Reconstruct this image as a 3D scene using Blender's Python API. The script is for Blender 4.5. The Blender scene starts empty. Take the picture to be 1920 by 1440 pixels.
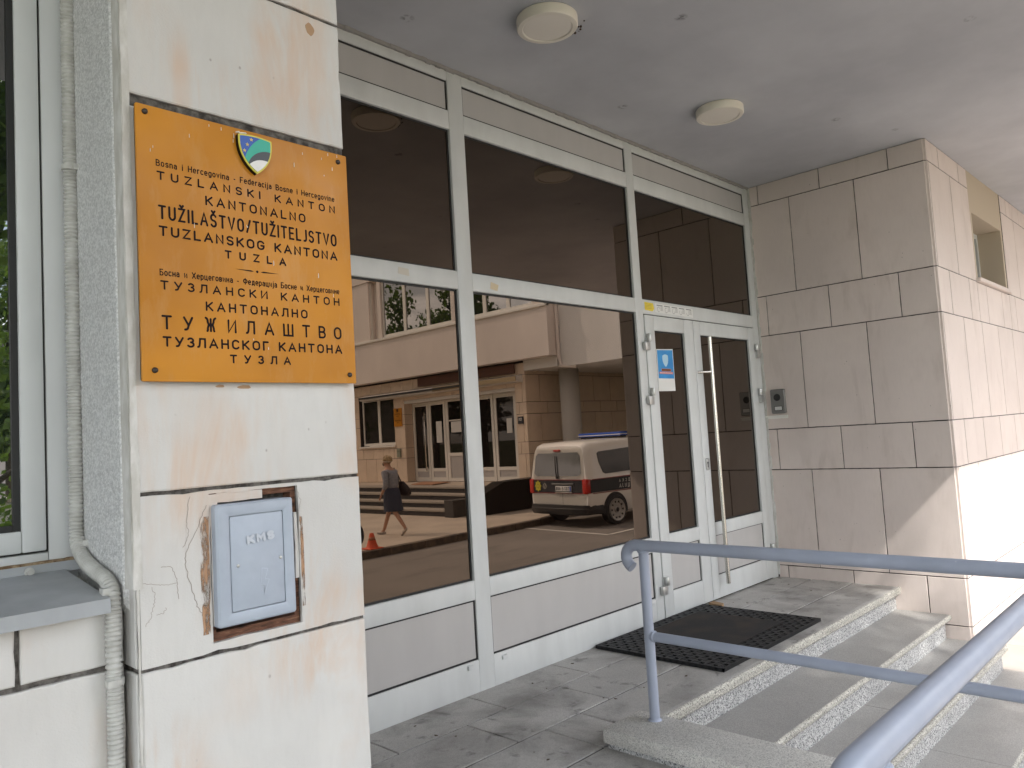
import bpy, bmesh, math, random
from mathutils import Vector, Matrix, noise
random.seed(7)
R = math.radians
S = bpy.context.scene

# ------------------------------------------------------------------ camera, sky, sun, exposure
cd = bpy.data.cameras.new('camera'); cam = bpy.data.objects.new('camera', cd); S.collection.objects.link(cam)
yaw, pit, rol = 0.803936, 0.0685231, -0.0601082
f_ = Vector((math.sin(yaw)*math.cos(pit), math.cos(yaw)*math.cos(pit), math.sin(pit)))
r_ = Vector((math.cos(yaw), -math.sin(yaw), 0)); u_ = r_.cross(f_)
rr = r_*math.cos(rol) + u_*math.sin(rol); uu = u_*math.cos(rol) - r_*math.sin(rol)
m = Matrix((rr, uu, -f_)).transposed().to_4x4(); m.translation = Vector((0, -3, 1.302))
cam.matrix_world = m
cd.sensor_width = 36; cd.lens = 1438.2/1920*36; cd.clip_end = 2000; cd.clip_start = .02
S.camera = cam
SUN_DIR = Vector((.255, .665, -.70)).normalized()        # the way the light travels
EL = math.asin(-SUN_DIR.z); AZ = math.atan2(-SUN_DIR.x, -SUN_DIR.y)
w = bpy.data.worlds.new('World'); S.world = w; w.use_nodes = True
nt = w.node_tree; bg = nt.nodes['Background']
sky = nt.nodes.new('ShaderNodeTexSky'); sky.sky_type = 'NISHITA'; sky.sun_disc = False
sky.sun_elevation = EL; sky.sun_rotation = AZ; sky.dust_density = 2.0; sky.air_density = 1.0
tc = nt.nodes.new('ShaderNodeTexCoord'); mp = nt.nodes.new('ShaderNodeMapping'); mp.inputs['Scale'].default_value = (1, 1, 2.4)
nz = nt.nodes.new('ShaderNodeTexNoise'); nz.inputs['Scale'].default_value = 3.6; nz.inputs['Detail'].default_value = 8; nz.inputs['Roughness'].default_value = .55
cr = nt.nodes.new('ShaderNodeValToRGB'); cr.color_ramp.elements[0].position = .46; cr.color_ramp.elements[1].position = .58
mx = nt.nodes.new('ShaderNodeMixRGB'); mx.inputs[2].default_value = (19.0, 19.3, 20.0, 1)
nt.links.new(tc.outputs['Generated'], mp.inputs[0]); nt.links.new(mp.outputs[0], nz.inputs[0]); nt.links.new(nz.outputs[0], cr.inputs[0])
nt.links.new(cr.outputs[0], mx.inputs[0]); nt.links.new(sky.outputs[0], mx.inputs[1]); nt.links.new(mx.outputs[0], bg.inputs[0])
bg.inputs[1].default_value = .165
sl = bpy.data.lights.new('sun', 'SUN'); sl.energy = 2.3; sl.angle = R(.6); sl.color = (1, .965, .91)
so = bpy.data.objects.new('sun', sl); S.collection.objects.link(so)
so.rotation_euler = (-SUN_DIR).to_track_quat('Z', 'Y').to_euler(); so.location = (-8, -18, 20)
S.view_settings.view_transform = 'Standard'; S.view_settings.look = 'None'
S.view_settings.exposure = 1.26; S.view_settings.gamma = 1
S.cycles.caustics_reflective = False; S.cycles.caustics_refractive = False; S.cycles.max_bounces = 10

# ------------------------------------------------------------------ materials
def mat(name, col, rough=.6, metal=0, spec=.5):
    M = bpy.data.materials.new(name); M.use_nodes = True
    b = M.node_tree.nodes['Principled BSDF']
    b.inputs['Base Color'].default_value = (*col, 1); b.inputs['Roughness'].default_value = rough
    b.inputs['Metallic'].default_value = metal; b.inputs['Specular IOR Level'].default_value = spec
    return M
class N:
    """small node helper"""
    def __init__(s, M): s.t = M.node_tree; s.b = s.t.nodes['Principled BSDF']
    def new(s, k, **kw):
        n = s.t.nodes.new(k)
        for a, v in kw.items():
            if a.startswith('_'): setattr(n, a[1:], v)
            else: n.inputs[a.replace('__', ' ')].default_value = v
        return n
    def ln(s, a, b): s.t.links.new(a, b)
    def coord(s, scale=(1, 1, 1), kind='Object'):
        c = s.new('ShaderNodeTexCoord'); p = s.new('ShaderNodeMapping'); p.inputs['Scale'].default_value = scale
        s.ln(c.outputs[kind], p.inputs[0]); return p.outputs[0]
    def noise(s, co, scale, detail=4, rough=.55, dist=0):
        n = s.new('ShaderNodeTexNoise', Scale=scale, Detail=detail, Roughness=rough, Distortion=dist); s.ln(co, n.inputs['Vector']); return n.outputs[0]
    def ramp(s, fac, stops):
        n = s.new('ShaderNodeValToRGB'); e = n.color_ramp.elements
        e[0].position, e[0].color = stops[0][0], (*stops[0][1], 1); e[1].position, e[1].color = stops[-1][0], (*stops[-1][1], 1)
        for p, c in stops[1:-1]:
            k = e.new(p); k.color = (*c, 1)
        s.ln(fac, n.inputs[0]); return n.outputs[0]
    def mask(s, fac, a, b):
        return s.ramp(fac, [(a, (0, 0, 0)), (b, (1, 1, 1))])
    def mix(s, fac, a, b, mode='MIX'):
        n = s.new('ShaderNodeMixRGB'); n.blend_type = mode
        for i, v in ((0, fac), (1, a), (2, b)):
            if isinstance(v, (int, float)): n.inputs[i].default_value = v
            elif isinstance(v, tuple): n.inputs[i].default_value = (*v, 1)
            else: s.ln(v, n.inputs[i])
        return n.outputs[0]
    def mul(s, a, b):
        n = s.new('ShaderNodeMath'); n.operation = 'MULTIPLY'
        for i, v in ((0, a), (1, b)):
            if isinstance(v, (int, float)): n.inputs[i].default_value = v
            else: s.ln(v, n.inputs[i])
        return n.outputs[0]
    def color(s, o): s.ln(o, s.b.inputs['Base Color'])
    def rough(s, o): s.ln(o, s.b.inputs['Roughness'])
    def bump(s, h, strength=.3, dist=.01):
        n = s.new('ShaderNodeBump', Strength=strength, Distance=dist); s.ln(h, n.inputs['Height']); s.ln(n.outputs[0], s.b.inputs['Normal'])
    def island(s):
        return s.new('ShaderNodeNewGeometry').outputs['Random Per Island']

def stone(name, c1, c2, stain, stain_amt=.6, rng=(.5, .68), speck=(.25, .22, .2)):
    M = mat(name, c1, .62); n = N(M); co = n.coord()
    big = n.noise(co, 2.2, 3); col = n.mix(n.mask(big, .35, .68), c1, c2)
    col = n.mix(n.mul(n.island(), .38), col, tuple(x*.78 for x in c1))
    st = n.noise(n.coord((1, 1, .22)), 6.5, 6, .66, .5)
    patch = n.noise(co, 2.9, 2)
    k = n.mul(n.mask(st, *rng), n.mask(patch, .42, .62))
    col = n.mix(n.mul(k, stain_amt), col, stain)
    fine = n.noise(n.coord((1, 1, .25)), 60, 4); col = n.mix(n.mul(n.mask(fine, .45, .75), .10), col, tuple(x*.7 for x in c2))
    vo = n.new('ShaderNodeTexVoronoi', Scale=34.); n.ln(n.coord((1, 1, .7)), vo.inputs['Vector'])
    sp = n.ramp(vo.outputs['Distance'], [(.06, (1, 1, 1)), (.13, (0, 0, 0))]); rare = n.mask(n.noise(co, 14, 2), .60, .66)
    col = n.mix(n.mul(n.mul(sp, rare), .75), col, speck)
    n.color(col)
    h = n.mix(.5, n.noise(co, 45, 5), n.noise(co, 260, 3)); n.bump(h, .22, .004)
    return M
M_PILLAR = stone('weathered_limestone', (.66, .65, .63), (.565, .55, .53), (.60, .42, .30), .72, (.46, .62))
M_WALL = stone('pinkish_limestone', (.74, .645, .595), (.68, .59, .545), (.37, .29, .24), .35, (.5, .7), (.2, .16, .14))
M_WARM = stone('warm_limestone', (.76, .615, .48), (.68, .55, .43), (.36, .26, .18), .35, (.5, .7))
M_MORTAR = mat('dark_mortar', (.09, .08, .072), .9)
n = N(M_MORTAR); n.color(n.ramp(n.noise(n.coord(), 60, 4), [(.35, (.035, .03, .027)), (.7, (.20, .185, .17))]))
M_JOINT = mat('black_joint', (.03, .024, .02), .9)
M_PLASTER = mat('rough_plaster', (.60, .605, .60), .85)
n = N(M_PLASTER); c = n.coord(); n.color(n.mix(n.mask(n.noise(c, 190, 3), .38, .62), (.47, .475, .475), (.68, .685, .68))); n.bump(n.noise(c, 230, 3), .55, .004)
M_FILL = mat('smooth_filler', (.58, .57, .545), .75)
n = N(M_FILL); c = n.coord((1, 1, .4)); n.color(n.mix(n.mask(n.noise(c, 40, 5), .4, .65), (.50, .485, .45), (.63, .62, .595))); n.bump(n.noise(c, 80, 4), .4, .003)
M_SOFFIT = mat('grey_render', (.30, .29, .29), .9)
n = N(M_SOFFIT); c = n.coord(); b1 = n.mix(n.mask(n.noise(c, .9, 5, .6), .36, .66), (.43, .437, .465), (.55, .557, .585))
vo = n.new('ShaderNodeTexVoronoi', Scale=2.3); n.ln(c, vo.inputs['Vector'])
b1 = n.mix(n.mul(n.mul(n.ramp(vo.outputs['Distance'], [(.03, (1, 1, 1)), (.09, (0, 0, 0))]), n.mask(n.noise(c, 30, 3), .42, .55)), .7), b1, (.09, .08, .08))
n.color(b1); n.bump(n.noise(c, 220, 3), .10, .002)
def metalpaint(name, col, rough=.38, var=.06):
    M = mat(name, col, rough, 0, .5); n = N(M); c = n.coord((1, 1, .3))
    n.color(n.mix(n.mask(n.noise(c, 7, 5), .35, .7), col, tuple(x*(1-var*2) for x in col))); n.rough(n.ramp(n.noise(c, 18, 4), [(.3, (rough-.06,)*3), (.7, (rough+.1,)*3)])); return M
M_ALU = metalpaint('pale_aluminium', (.65, .665, .66))
M_PANEL = metalpaint('warm_grey_panel', (.49, .475, .465), .42, .03)
M_WINFR = metalpaint('grey_window_frame', (.66, .68, .69), .35)
M_SILL = metalpaint('grey_sill_sheet', (.38, .40, .42), .42, .12)
M_BLACK = mat('black_rubber', (.012, .012, .012), .55)
M_CHROME = mat('brushed_steel', (.62, .60, .56), .22, 1)
M_HINGE = mat('satin_hinge', (.55, .55, .54), .35, .7)
M_RAIL = metalpaint('blue_grey_rail_paint', (.35, .385, .475), .36, .05)
n = N(M_RAIL); c = n.coord(); n.bump(n.noise(c, 60, 3), .06, .002); prev = n.b.inputs['Base Color'].links[0].from_socket
vo = n.new('ShaderNodeTexVoronoi', Scale=16.); n.ln(c, vo.inputs['Vector']); ch_ = n.mul(n.ramp(vo.outputs['Distance'], [(.04, (1, 1, 1)), (.07, (0, 0, 0))]), n.mask(n.noise(c, 9, 2), .58, .62))
n.color(n.mix(n.mul(ch_, .8), n.mix(n.mul(n.mask(n.noise(c, 3.5, 5), .5, .72), .25), prev, (.27, .29, .33)), (.66, .66, .64)))
M_CORR = mat('grey_conduit_plastic', (.50, .50, .475), .45)
n = N(M_CORR); n.color(n.mix(n.mask(n.noise(n.coord(), 25, 4), .4, .7), (.53, .53, .505), (.40, .395, .37)))
M_KMS = mat('blue_grey_plastic', (.40, .44, .50), .45)
n = N(M_KMS); n.color(n.mix(n.mask(n.noise(n.coord(), 16, 5), .4, .72), (.385, .435, .51), (.345, .39, .465))); n.bump(n.noise(n.coord(), 400, 2), .05, .001)
M_WOOD = mat('rusty_brown_wood', (.13, .06, .035), .85)
n = N(M_WOOD); c = n.coord((1, 1, 6)); n.color(n.ramp(n.noise(c, 30, 5, .6, .4), [(.3, (.045, .02, .012)), (.55, (.16, .07, .04)), (.75, (.30, .17, .10))])); n.bump(n.noise(c, 40, 4), .5, .004)
M_SIGN = mat('amber_plate', (.50, .195, .010), .40, 0, .25)
n = N(M_SIGN); c = n.coord(); n.color(n.mix(n.mul(n.mask(n.noise(n.coord((1, 1, .3)), 26, 5, .65), .52, .72), .28), n.mix(n.mask(n.noise(c, 3.2, 3), .38, .64), (.55, .225, .012), (.44, .172, .010)), (.52, .30, .12))); n.rough(n.ramp(n.noise(c, 10, 4), [(.3, (.30,)*3), (.7, (.5,)*3)]))
M_INK = mat('black_engraving', (.012, .006, .005), .6, 0, .15)
M_GLASS = mat('bronze_mirror_glass', (.004, .0022, .0016), .0)
b = M_GLASS.node_tree.nodes['Principled BSDF']; b.inputs['IOR'].default_value = 2.05; b.inputs['Specular Tint'].default_value = (1, .77, .59, 1); b.inputs['Roughness'].default_value = 0.004
n = N(M_GLASS); n.bump(n.noise(n.coord(), 1.3, 1), .5, .0005)
M_CLEAR = mat('dark_window_glass', (.012, .014, .016), .0); b = M_CLEAR.node_tree.nodes['Principled BSDF']; b.inputs['IOR'].default_value = 4.2; n = N(M_CLEAR); n.bump(n.noise(n.coord(), .9, 1), .5, .006)
M_DOORGL = mat('dark_door_glass', (.008, .008, .007), .01); M_DOORGL.node_tree.nodes['Principled BSDF'].inputs['IOR'].default_value = 1.45
M_SIDEGL = mat('old_window_glass', (.01, .013, .012), .01); b = M_SIDEGL.node_tree.nodes['Principled BSDF']; b.inputs['IOR'].default_value = 2.7
M_LAMP = mat('cream_lamp_body', (.80, .75, .66), .45)
M_DIFF = mat('cream_diffuser', (.82, .77, .69), .5)
def granite(name, a, b_, c_, scale, bump=.3):
    M = mat(name, a, .6); n = N(M); c = n.coord()
    v = n.new('ShaderNodeTexVoronoi', Scale=float(scale)); n.ln(c, v.inputs['Vector'])
    sep = n.new('ShaderNodeSeparateColor'); n.ln(v.outputs['Color'], sep.inputs[0])
    col = n.ramp(sep.outputs[0], [(.0, c_), (.22, c_), (.34, a), (.66, a), (.8, b_), (1, b_)])
    col = n.mix(n.mul(n.mask(n.noise(c, 3.0, 5), .4, .68), .35), col, tuple(x*.55 for x in a))
    n.color(col); n.bump(n.noise(c, scale*.8, 3), bump, .003); return M
M_GRAN = granite('speckled_granite', (.46, .46, .455), (.70, .695, .68), (.11, .11, .115), 190)
M_TREAD = granite('honed_granite', (.39, .38, .365), (.45, .44, .42), (.27, .265, .255), 420, .15)
M_PLINTH = granite('pale_speckled_granite', (.66, .645, .605), (.76, .745, .70), (.40, .39, .37), 300, .4)
M_NOSE = granite('yellowish_granite_edge', (.50, .485, .43), (.66, .645, .58), (.17, .165, .15), 230, .5)
M_TILE = granite('honed_paving', (.52, .505, .485), (.58, .565, .54), (.38, .37, .35), 420, .15)
n = N(M_TILE); c = n.coord(); prev = n.b.inputs['Base Color'].links[0].from_socket
d1 = n.mul(n.mask(n.noise(c, 2.3, 6, .62, .5), .48, .68), .72); prev = n.mix(d1, prev, (.14, .13, .12))
d2 = n.mul(n.mask(n.noise(c, 9, 4, .6, .3), .60, .68), .55); prev = n.mix(d2, prev, (.06, .055, .05)); prev = n.mix(n.mul(n.island(), .25), prev, (.2, .19, .175)); n.color(prev)
M_MAT = mat('black_rubber_mat', (.018, .018, .020), .6)
M_CARPET = mat('worn_brown_black_carpet', (.02, .017, .015), .95)
n = N(M_CARPET); c = n.coord(); n.color(n.mix(n.mask(n.noise(c, 5, 5), .45, .62), (.016, .015, .015), (.035, .025, .02))); n.bump(n.noise(c, 300, 2), .6, .004)
M_ASPH = mat('asphalt', (.10, .09, .08), .88)
n = N(M_ASPH); c = n.coord(); col = n.mix(n.mask(n.noise(c, .5, 6, .6), .36, .66), (.20, .18, .16), (.26, .235, .21)); col = n.mix(n.mul(n.mask(n.noise(n.coord((.4, 1.6, 1)), 1.4, 5), .55, .7), .5), col, (.105, .095, .085))
col = n.mix(n.mul(n.mask(n.noise(c, 120, 2), .5, .7), .35), col, (.19, .175, .16)); n.color(col); n.bump(n.noise(c, 150, 3), .5, .008)
M_CONC = mat('pale_concrete', (.33, .27, .21), .85)
n = N(M_CONC); c = n.coord(); n.color(n.mix(n.mask(n.noise(c, 1.2, 6), .36, .66), (.56, .48, .39), (.45, .385, .315))); n.bump(n.noise(c, 60, 3), .3, .005)
M_PAVE = mat('pale_paving', (.42, .385, .35), .8); n = N(M_PAVE); c = n.coord(); n.color(n.mix(n.mask(n.noise(c, 2, 5), .38, .66), (.44, .40, .365), (.36, .325, .295)))
M_KERB = mat('kerb_stone', (.14, .11, .08), .9); n = N(M_KERB); n.color(n.mix(n.mask(n.noise(n.coord(), 8, 5), .4, .66), (.16, .125, .09), (.07, .055, .045)))
M_RENDERP = mat('pinkish_grey_render', (.40, .35, .315), .9); n = N(M_RENDERP); c = n.coord((1, 1, .5)); n.color(n.mix(n.mask(n.noise(c, .8, 6), .36, .68), (.76, .69, .64), (.67, .605, .56)))
M_RENDERG = mat('grey_wall_render', (.38, .36, .34), .9); n = N(M_RENDERG); c = n.coord((1, 1, .5)); n.color(n.mix(n.mask(n.noise(c, .9, 6), .36, .68), (.72, .70, .67), (.64, .62, .59)))
M_WHITE = mat('white_metal', (.78, .76, .71), .4)
M_DGRAN = mat('black_polished_granite', (.010, .008, .007), .35, 0, .2)
M_VAN = mat('cream_white_car_paint', (.88, .86, .81), .22); M_VAN.node_tree.nodes['Principled BSDF'].inputs['Coat Weight'].default_value = .6
M_VBLACK = mat('blue_black_band', (.012, .014, .022), .3)
M_RED = mat('red_stripe', (.24, .014, .012), .4)
M_LAMPRED = mat('red_lamp_plastic', (.50, .018, .01), .15)
M_BUMP = mat('black_bumper_plastic', (.022, .022, .022), .5)
M_RIM = mat('steel_rim', (.42, .40, .37), .4, .5)
M_BLUE = mat('blue_lens', (.03, .09, .42), .2)
M_WPLATE = mat('white_plate', (.8, .8, .78), .4)
M_PAPER = mat('white_paper', (.74, .74, .72), .7)
M_POSTER = mat('poster_blue', (.03, .27, .62), .5); n = N(M_POSTER); n.color(n.ramp(n.noise(n.coord(), 6, 3), [(.35, (.025, .22, .55)), (.7, (.05, .34, .70))]))
M_ORANGE = mat('orange_plastic', (.72, .10, .03), .4)
M_YEL = mat('yellow_paper', (.78, .60, .06), .6)
M_TAPE = mat('old_masking_tape', (.62, .52, .36), .7)
M_LEAF = mat('leaf', (.05, .10, .02), .6)
n = N(M_LEAF); n.color(n.ramp(n.island(), [(0, (.025, .06, .012)), (.5, (.055, .115, .022)), (1, (.11, .17, .035))]))
tl = n.new('ShaderNodeBsdfTranslucent'); tl.inputs[0].default_value = (.16, .26, .03, 1); mxl = n.new('ShaderNodeMixShader'); mxl.inputs[0].default_value = .45; n.ln(n.b.outputs[0], mxl.inputs[1]); n.ln(tl.outputs[0], mxl.inputs[2]); n.ln(mxl.outputs[0], n.t.nodes['Material Output'].inputs[0])
M_CONIF = mat('needle_green', (.03, .06, .025), .7); n = N(M_CONIF); n.color(n.ramp(n.island(), [(0, (.016, .034, .016)), (1, (.05, .085, .03))]))
M_BARK = mat('bark', (.10, .075, .055), .9); n = N(M_BARK); n.bump(n.noise(n.coord((1, 1, .2)), 30, 5), .8, .02)
M_GRASS = mat('lawn_green', (.07, .11, .03), .95); n = N(M_GRASS); n.color(n.mix(n.mask(n.noise(n.coord(), 4, 6), .35, .65), (.05, .09, .02), (.13, .14, .05)))
M_SKIN = mat('skin', (.50, .28, .19), .5); M_HAIR = mat('blonde_hair', (.46, .33, .17), .55)
n = N(M_HAIR); n.color(n.mix(n.mask(n.noise(n.coord((1, 1, .3)), 60, 4), .4, .62), (.30, .19, .09), (.58, .44, .25))); n.bump(n.noise(n.coord((1, 1, .2)), 90, 4), .7, .01)
M_CARD = mat('grey_cardigan', (.28, .29, .33), .9); n = N(M_CARD); n.color(n.mix(n.mask(n.noise(n.coord(), 30, 4), .4, .6), (.25, .265, .31), (.33, .34, .37)))
M_SKIRT = mat('dark_blue_skirt', (.045, .055, .085), .9); M_BAG = mat('dark_brown_bag', (.022, .014, .013), .5)
M_SHOE = mat('beige_shoe', (.55, .47, .40), .5); M_MASK = mat('dark_face_mask', (.02, .02, .025), .8); M_SOLE = mat('dark_sole', (.02, .02, .03), .7)
M_FOAM = mat('brown_foam', (.24, .165, .095), .95); n = N(M_FOAM); n.color(n.mix(n.mask(n.noise(n.coord(), 70, 4), .4, .62), (.16, .10, .055), (.36, .27, .17))); n.bump(n.noise(n.coord(), 90, 4), .8, .004)
M_CURT = mat('grey_green_curtain', (.20, .20, .15), .9)
M_BROWN = mat('brown_board', (.10, .04, .022), .7)
M_HILL = mat('dark_roof', (.06, .045, .045), .9)
M_GREYB = mat('intercom_grey', (.20, .195, .19), .4, .3)
M_EMB = {k: mat(k, v, .35) for k, v in dict(emblem_yellow=(.62, .55, .04), emblem_blue=(.002, .065, .36), emblem_green=(.004, .36, .25), emblem_black=(.02, .022, .025), emblem_white=(.72, .71, .68), emblem_star=(.60, .45, .08)).items()}
M_DARKIN = mat('dark_interior', (.012, .011, .010), .9)

# ------------------------------------------------------------------ mesh helpers
class MB:
    def __init__(s): s.b = bmesh.new(); s.mi = 0
    def quad(s, pts):
        f = s.b.faces.new([s.b.verts.new(p) for p in pts]); f.material_index = s.mi; return f
    def box(s, x0, x1, y0, y1, z0, z1, bev=0, seg=2, mtx=None):
        ps = [Vector(p) for p in ((x0, y0, z0), (x1, y0, z0), (x1, y1, z0), (x0, y1, z0), (x0, y0, z1), (x1, y0, z1), (x1, y1, z1), (x0, y1, z1))]
        if mtx: ps = [mtx @ p for p in ps]
        v = [s.b.verts.new(p) for p in ps]
        fs = [s.b.faces.new([v[i] for i in q]) for q in ((3, 2, 1, 0), (4, 5, 6, 7), (0, 1, 5, 4), (1, 2, 6, 5), (2, 3, 7, 6), (3, 0, 4, 7))]
        for f in fs: f.material_index = s.mi
        if bev:
            es = list({e for f in fs for e in f.edges})
            bmesh.ops.bevel(s.b, geom=es, offset=bev, segments=seg, affect='EDGES', profile=.5, material=s.mi)
        return s
    def prism(s, poly, fn, d0, d1):
        """poly of (u,v) extruded from depth d0 to d1; fn(u,v,d) -> point"""
        a = [s.b.verts.new(fn(u, v, d0)) for u, v in poly]; c = [s.b.verts.new(fn(u, v, d1)) for u, v in poly]
        k = len(poly); fs = [s.b.faces.new(a), s.b.faces.new(c[::-1])]
        for i in range(k): fs.append(s.b.faces.new((a[i], c[i], c[(i+1) % k], a[(i+1) % k])))
        for f in fs: f.material_index = s.mi
        return s
    def rings(s, rings, cap=True, closed=True):
        vs = [[s.b.verts.new(p) for p in r] for r in rings]
        for a, c in zip(vs, vs[1:]):
            k = len(a)
            for i in range(k if closed else k-1):
                f = s.b.faces.new((a[i], a[(i+1) % k], c[(i+1) % k], c[i])); f.material_index = s.mi; f.smooth = True
        if cap:
            for r in (vs[0][::-1], vs[-1]):
                f = s.b.faces.new(r); f.material_index = s.mi
        return s
    def tube(s, path, rad, segs=16, cap=True):
        path = [Vector(p) for p in path]; k = len(path); out = []
        t = (path[1]-path[0]).normalized(); nrm = t.orthogonal().normalized()
        for i, p in enumerate(path):
            t2 = ((path[min(i+1, k-1)]-path[i]).normalized() + (path[i]-path[max(i-1, 0)]).normalized())
            t2 = t2.normalized() if t2.length > 1e-6 else t
            nrm = (nrm - t2*nrm.dot(t2)).normalized(); bn = t2.cross(nrm); q = rad(i) if callable(rad) else rad
            out.append([p + (nrm*math.cos(a)+bn*math.sin(a))*q for a in (2*math.pi*j/segs for j in range(segs))])
        return s.rings(out, cap)
    def lathe(s, prof, c, axis='Z', segs=32):
        c = Vector(c); out = []
        for r, h in prof:
            ring = []
            for j in range(segs):
                a = 2*math.pi*j/segs; x, y = r*math.cos(a), r*math.sin(a)
                ring.append(c + {'Z': Vector((x, y, h)), 'Y': Vector((x, h, -y)), 'X': Vector((h, x, y))}[axis])
            out.append(ring)
        return s.rings(out)
    def ball(s, c, r, sc=(1, 1, 1), u=14, v=9, mtx=None):
        mm = Matrix.Translation(c) @ (mtx or Matrix()) @ Matrix.Diagonal((*[r*q for q in sc], 1))
        g = bmesh.ops.create_uvsphere(s.b, u_segments=u, v_segments=v, radius=1, matrix=mm)
        for f in {f for vv in g['verts'] for f in vv.link_faces}: f.smooth = True; f.material_index = s.mi
        return s
    def stroke(s, pts, wd, fn, h, base=-.0004, closed=False):
        """flat round-ended ribbon along 2-D points; fn(u,v,d)"""
        P = [Vector(p) for p in pts]
        if (P[0]-P[-1]).length < 1e-6: closed = True; P = P[:-1]
        k = len(P); L, Rr = [], []
        def nr(i):
            a = P[(i-1) % k] if closed or i > 0 else P[i]; c = P[(i+1) % k] if closed or i < k-1 else P[i]
            d1 = (P[i]-a); d2 = (c-P[i])
            d1 = d1.normalized() if d1.length > 1e-9 else d2.normalized(); d2 = d2.normalized() if d2.length > 1e-9 else d1
            t = d1+d2
            if t.length < .3: t = d1
            t.normalize(); nn = Vector((-t.y, t.x)); q = 1/max(.6, nn.dot(Vector((-d1.y, d1.x)))); return nn*q
        r = wd/2; poly_l = [P[i]+nr(i)*r for i in range(k)]; poly_r = [P[i]-nr(i)*r for i in range(k)]
        if closed:
            for i in range(k):
                j = (i+1) % k; s.quad([fn(*q, h) for q in (poly_r[i], poly_r[j], poly_l[j], poly_l[i])])
            return s
        def cap(c, d):
            a0 = math.atan2(d.y, d.x); return [c+Vector((math.cos(a0+a), math.sin(a0+a)))*r for a in (-math.pi/3, -math.pi/6, 0, math.pi/6, math.pi/3)]
        e = cap(P[-1], (P[-1]-P[-2])); b0 = cap(P[0], (P[0]-P[1]))
        for i in range(k-1): s.quad([fn(*q, h) for q in (poly_r[i], poly_r[i+1], poly_l[i+1], poly_l[i])])
        s.quad([fn(*q, h) for q in [poly_r[-1]]+e+[poly_l[-1]]]); s.quad([fn(*q, h) for q in [poly_l[0]]+b0+[poly_r[0]]])
        return s
    def build(s, name, m, parent=None, smooth=None, fixn=True):
        if fixn: bmesh.ops.recalc_face_normals(s.b, faces=s.b.faces)
        me = bpy.data.meshes.new(name); s.b.to_mesh(me); s.b.free()
        for q in (m if isinstance(m, (list, tuple)) else [m]): me.materials.append(q)
        if smooth:
            for p in me.polygons: p.use_smooth = True
            if smooth != 'all': me.set_sharp_from_angle(angle=R(smooth))
        o = bpy.data.objects.new(name, me); S.collection.objects.link(o)
        if parent: o.parent = parent; o.matrix_parent_inverse = par_inv(parent)
        return o
def par_inv(p):
    mm = Matrix()
    q = p
    chain = []
    while q: chain.append(q); q = q.parent
    for q in reversed(chain): mm = mm @ q.matrix_parent_inverse @ q.matrix_basis
    return mm.inverted()
def tag(o, label, cat, group=None, kind=None):
    if label: o['label'] = label
    if cat: o['category'] = cat
    if group: o['group'] = group
    if kind: o['kind'] = kind
    return o
def thing(name, label, cat, loc=(0, 0, 0), group=None, rz=0):
    o = bpy.data.objects.new(name, None); S.collection.objects.link(o); o.location = loc; o.rotation_euler.z = rz; o.empty_display_size = .1
    return tag(o, label, cat, group)
def struct(o, label, cat): return tag(o, label, cat, None, 'structure')
def boxobj(name, m, parent, *a, bev=0, smooth=None): return MB().box(*a, bev=bev).build(name, m, parent, smooth)
FY = lambda y0: (lambda u, v, d: (u, y0-d, v))           # a wall facing -y, depth d towards the viewer
FX = lambda x0: (lambda u, v, d: (x0-d, u, v))           # a wall facing -x
FYP = lambda y0: (lambda u, v, d: (u, y0+d, v))          # a wall facing +y
FZ = lambda z0: (lambda u, v, d: (u, v, z0+d))
def slab(mb, u0, u1, v0, v1, fn, thick=.03, jit=.0008, chip=0, ch=.003, step=.03):
    """one cut stone: slightly wavering edges, small chamfer, now and then a chip"""
    pts = []
    def side(a, c):
        k = max(2, int((c-a).length/step)); d = (c-a)/k; nn = Vector((-d.y, d.x)).normalized()
        for i in range(k):
            q = random.uniform(-jit, jit)
            if chip and i and random.random() < chip: q += random.uniform(.001, .0035)
            pts.append(a+d*i+(nn*q if i else Vector((0, 0))))
    A, B, C_, D = Vector((u0, v0)), Vector((u1, v0)), Vector((u1, v1)), Vector((u0, v1))
    for a, c in ((A, B), (B, C_), (C_, D), (D, A)): side(a, c)
    mid = Vector(((u0+u1)/2, (v0+v1)/2)); hw, hh = (u1-u0)/2, (v1-v0)/2
    ins = [Vector((mid.x+(p.x-mid.x)*(1-ch/hw), mid.y+(p.y-mid.y)*(1-ch/hh))) for p in pts]
    rings = [[fn(p.x, p.y, 0) for p in ins], [fn(p.x, p.y, -ch*.7) for p in pts], [fn(p.x, p.y, -thick) for p in pts]]
    vs = [[mb.b.verts.new(p) for p in r] for r in rings]; k = len(pts)
    for a, c in zip(vs, vs[1:]):
        for i in range(k): mb.b.faces.new((a[i], a[(i+1) % k], c[(i+1) % k], c[i])).material_index = mb.mi
    mb.b.faces.new(vs[0]).material_index = mb.mi; mb.b.faces.new(vs[2][::-1]).material_index = mb.mi
COURSES = [(-1.04, -.243, 'tall'), (-.243, .097, 'short'), (.097, .892, 'tall'), (.892, 1.232, 'short'), (1.232, 2.027, 'tall'), (2.027, 2.367, 'short'), (2.367, 3.162, 'tall'), (3.162, 3.50, 'short')]
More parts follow.
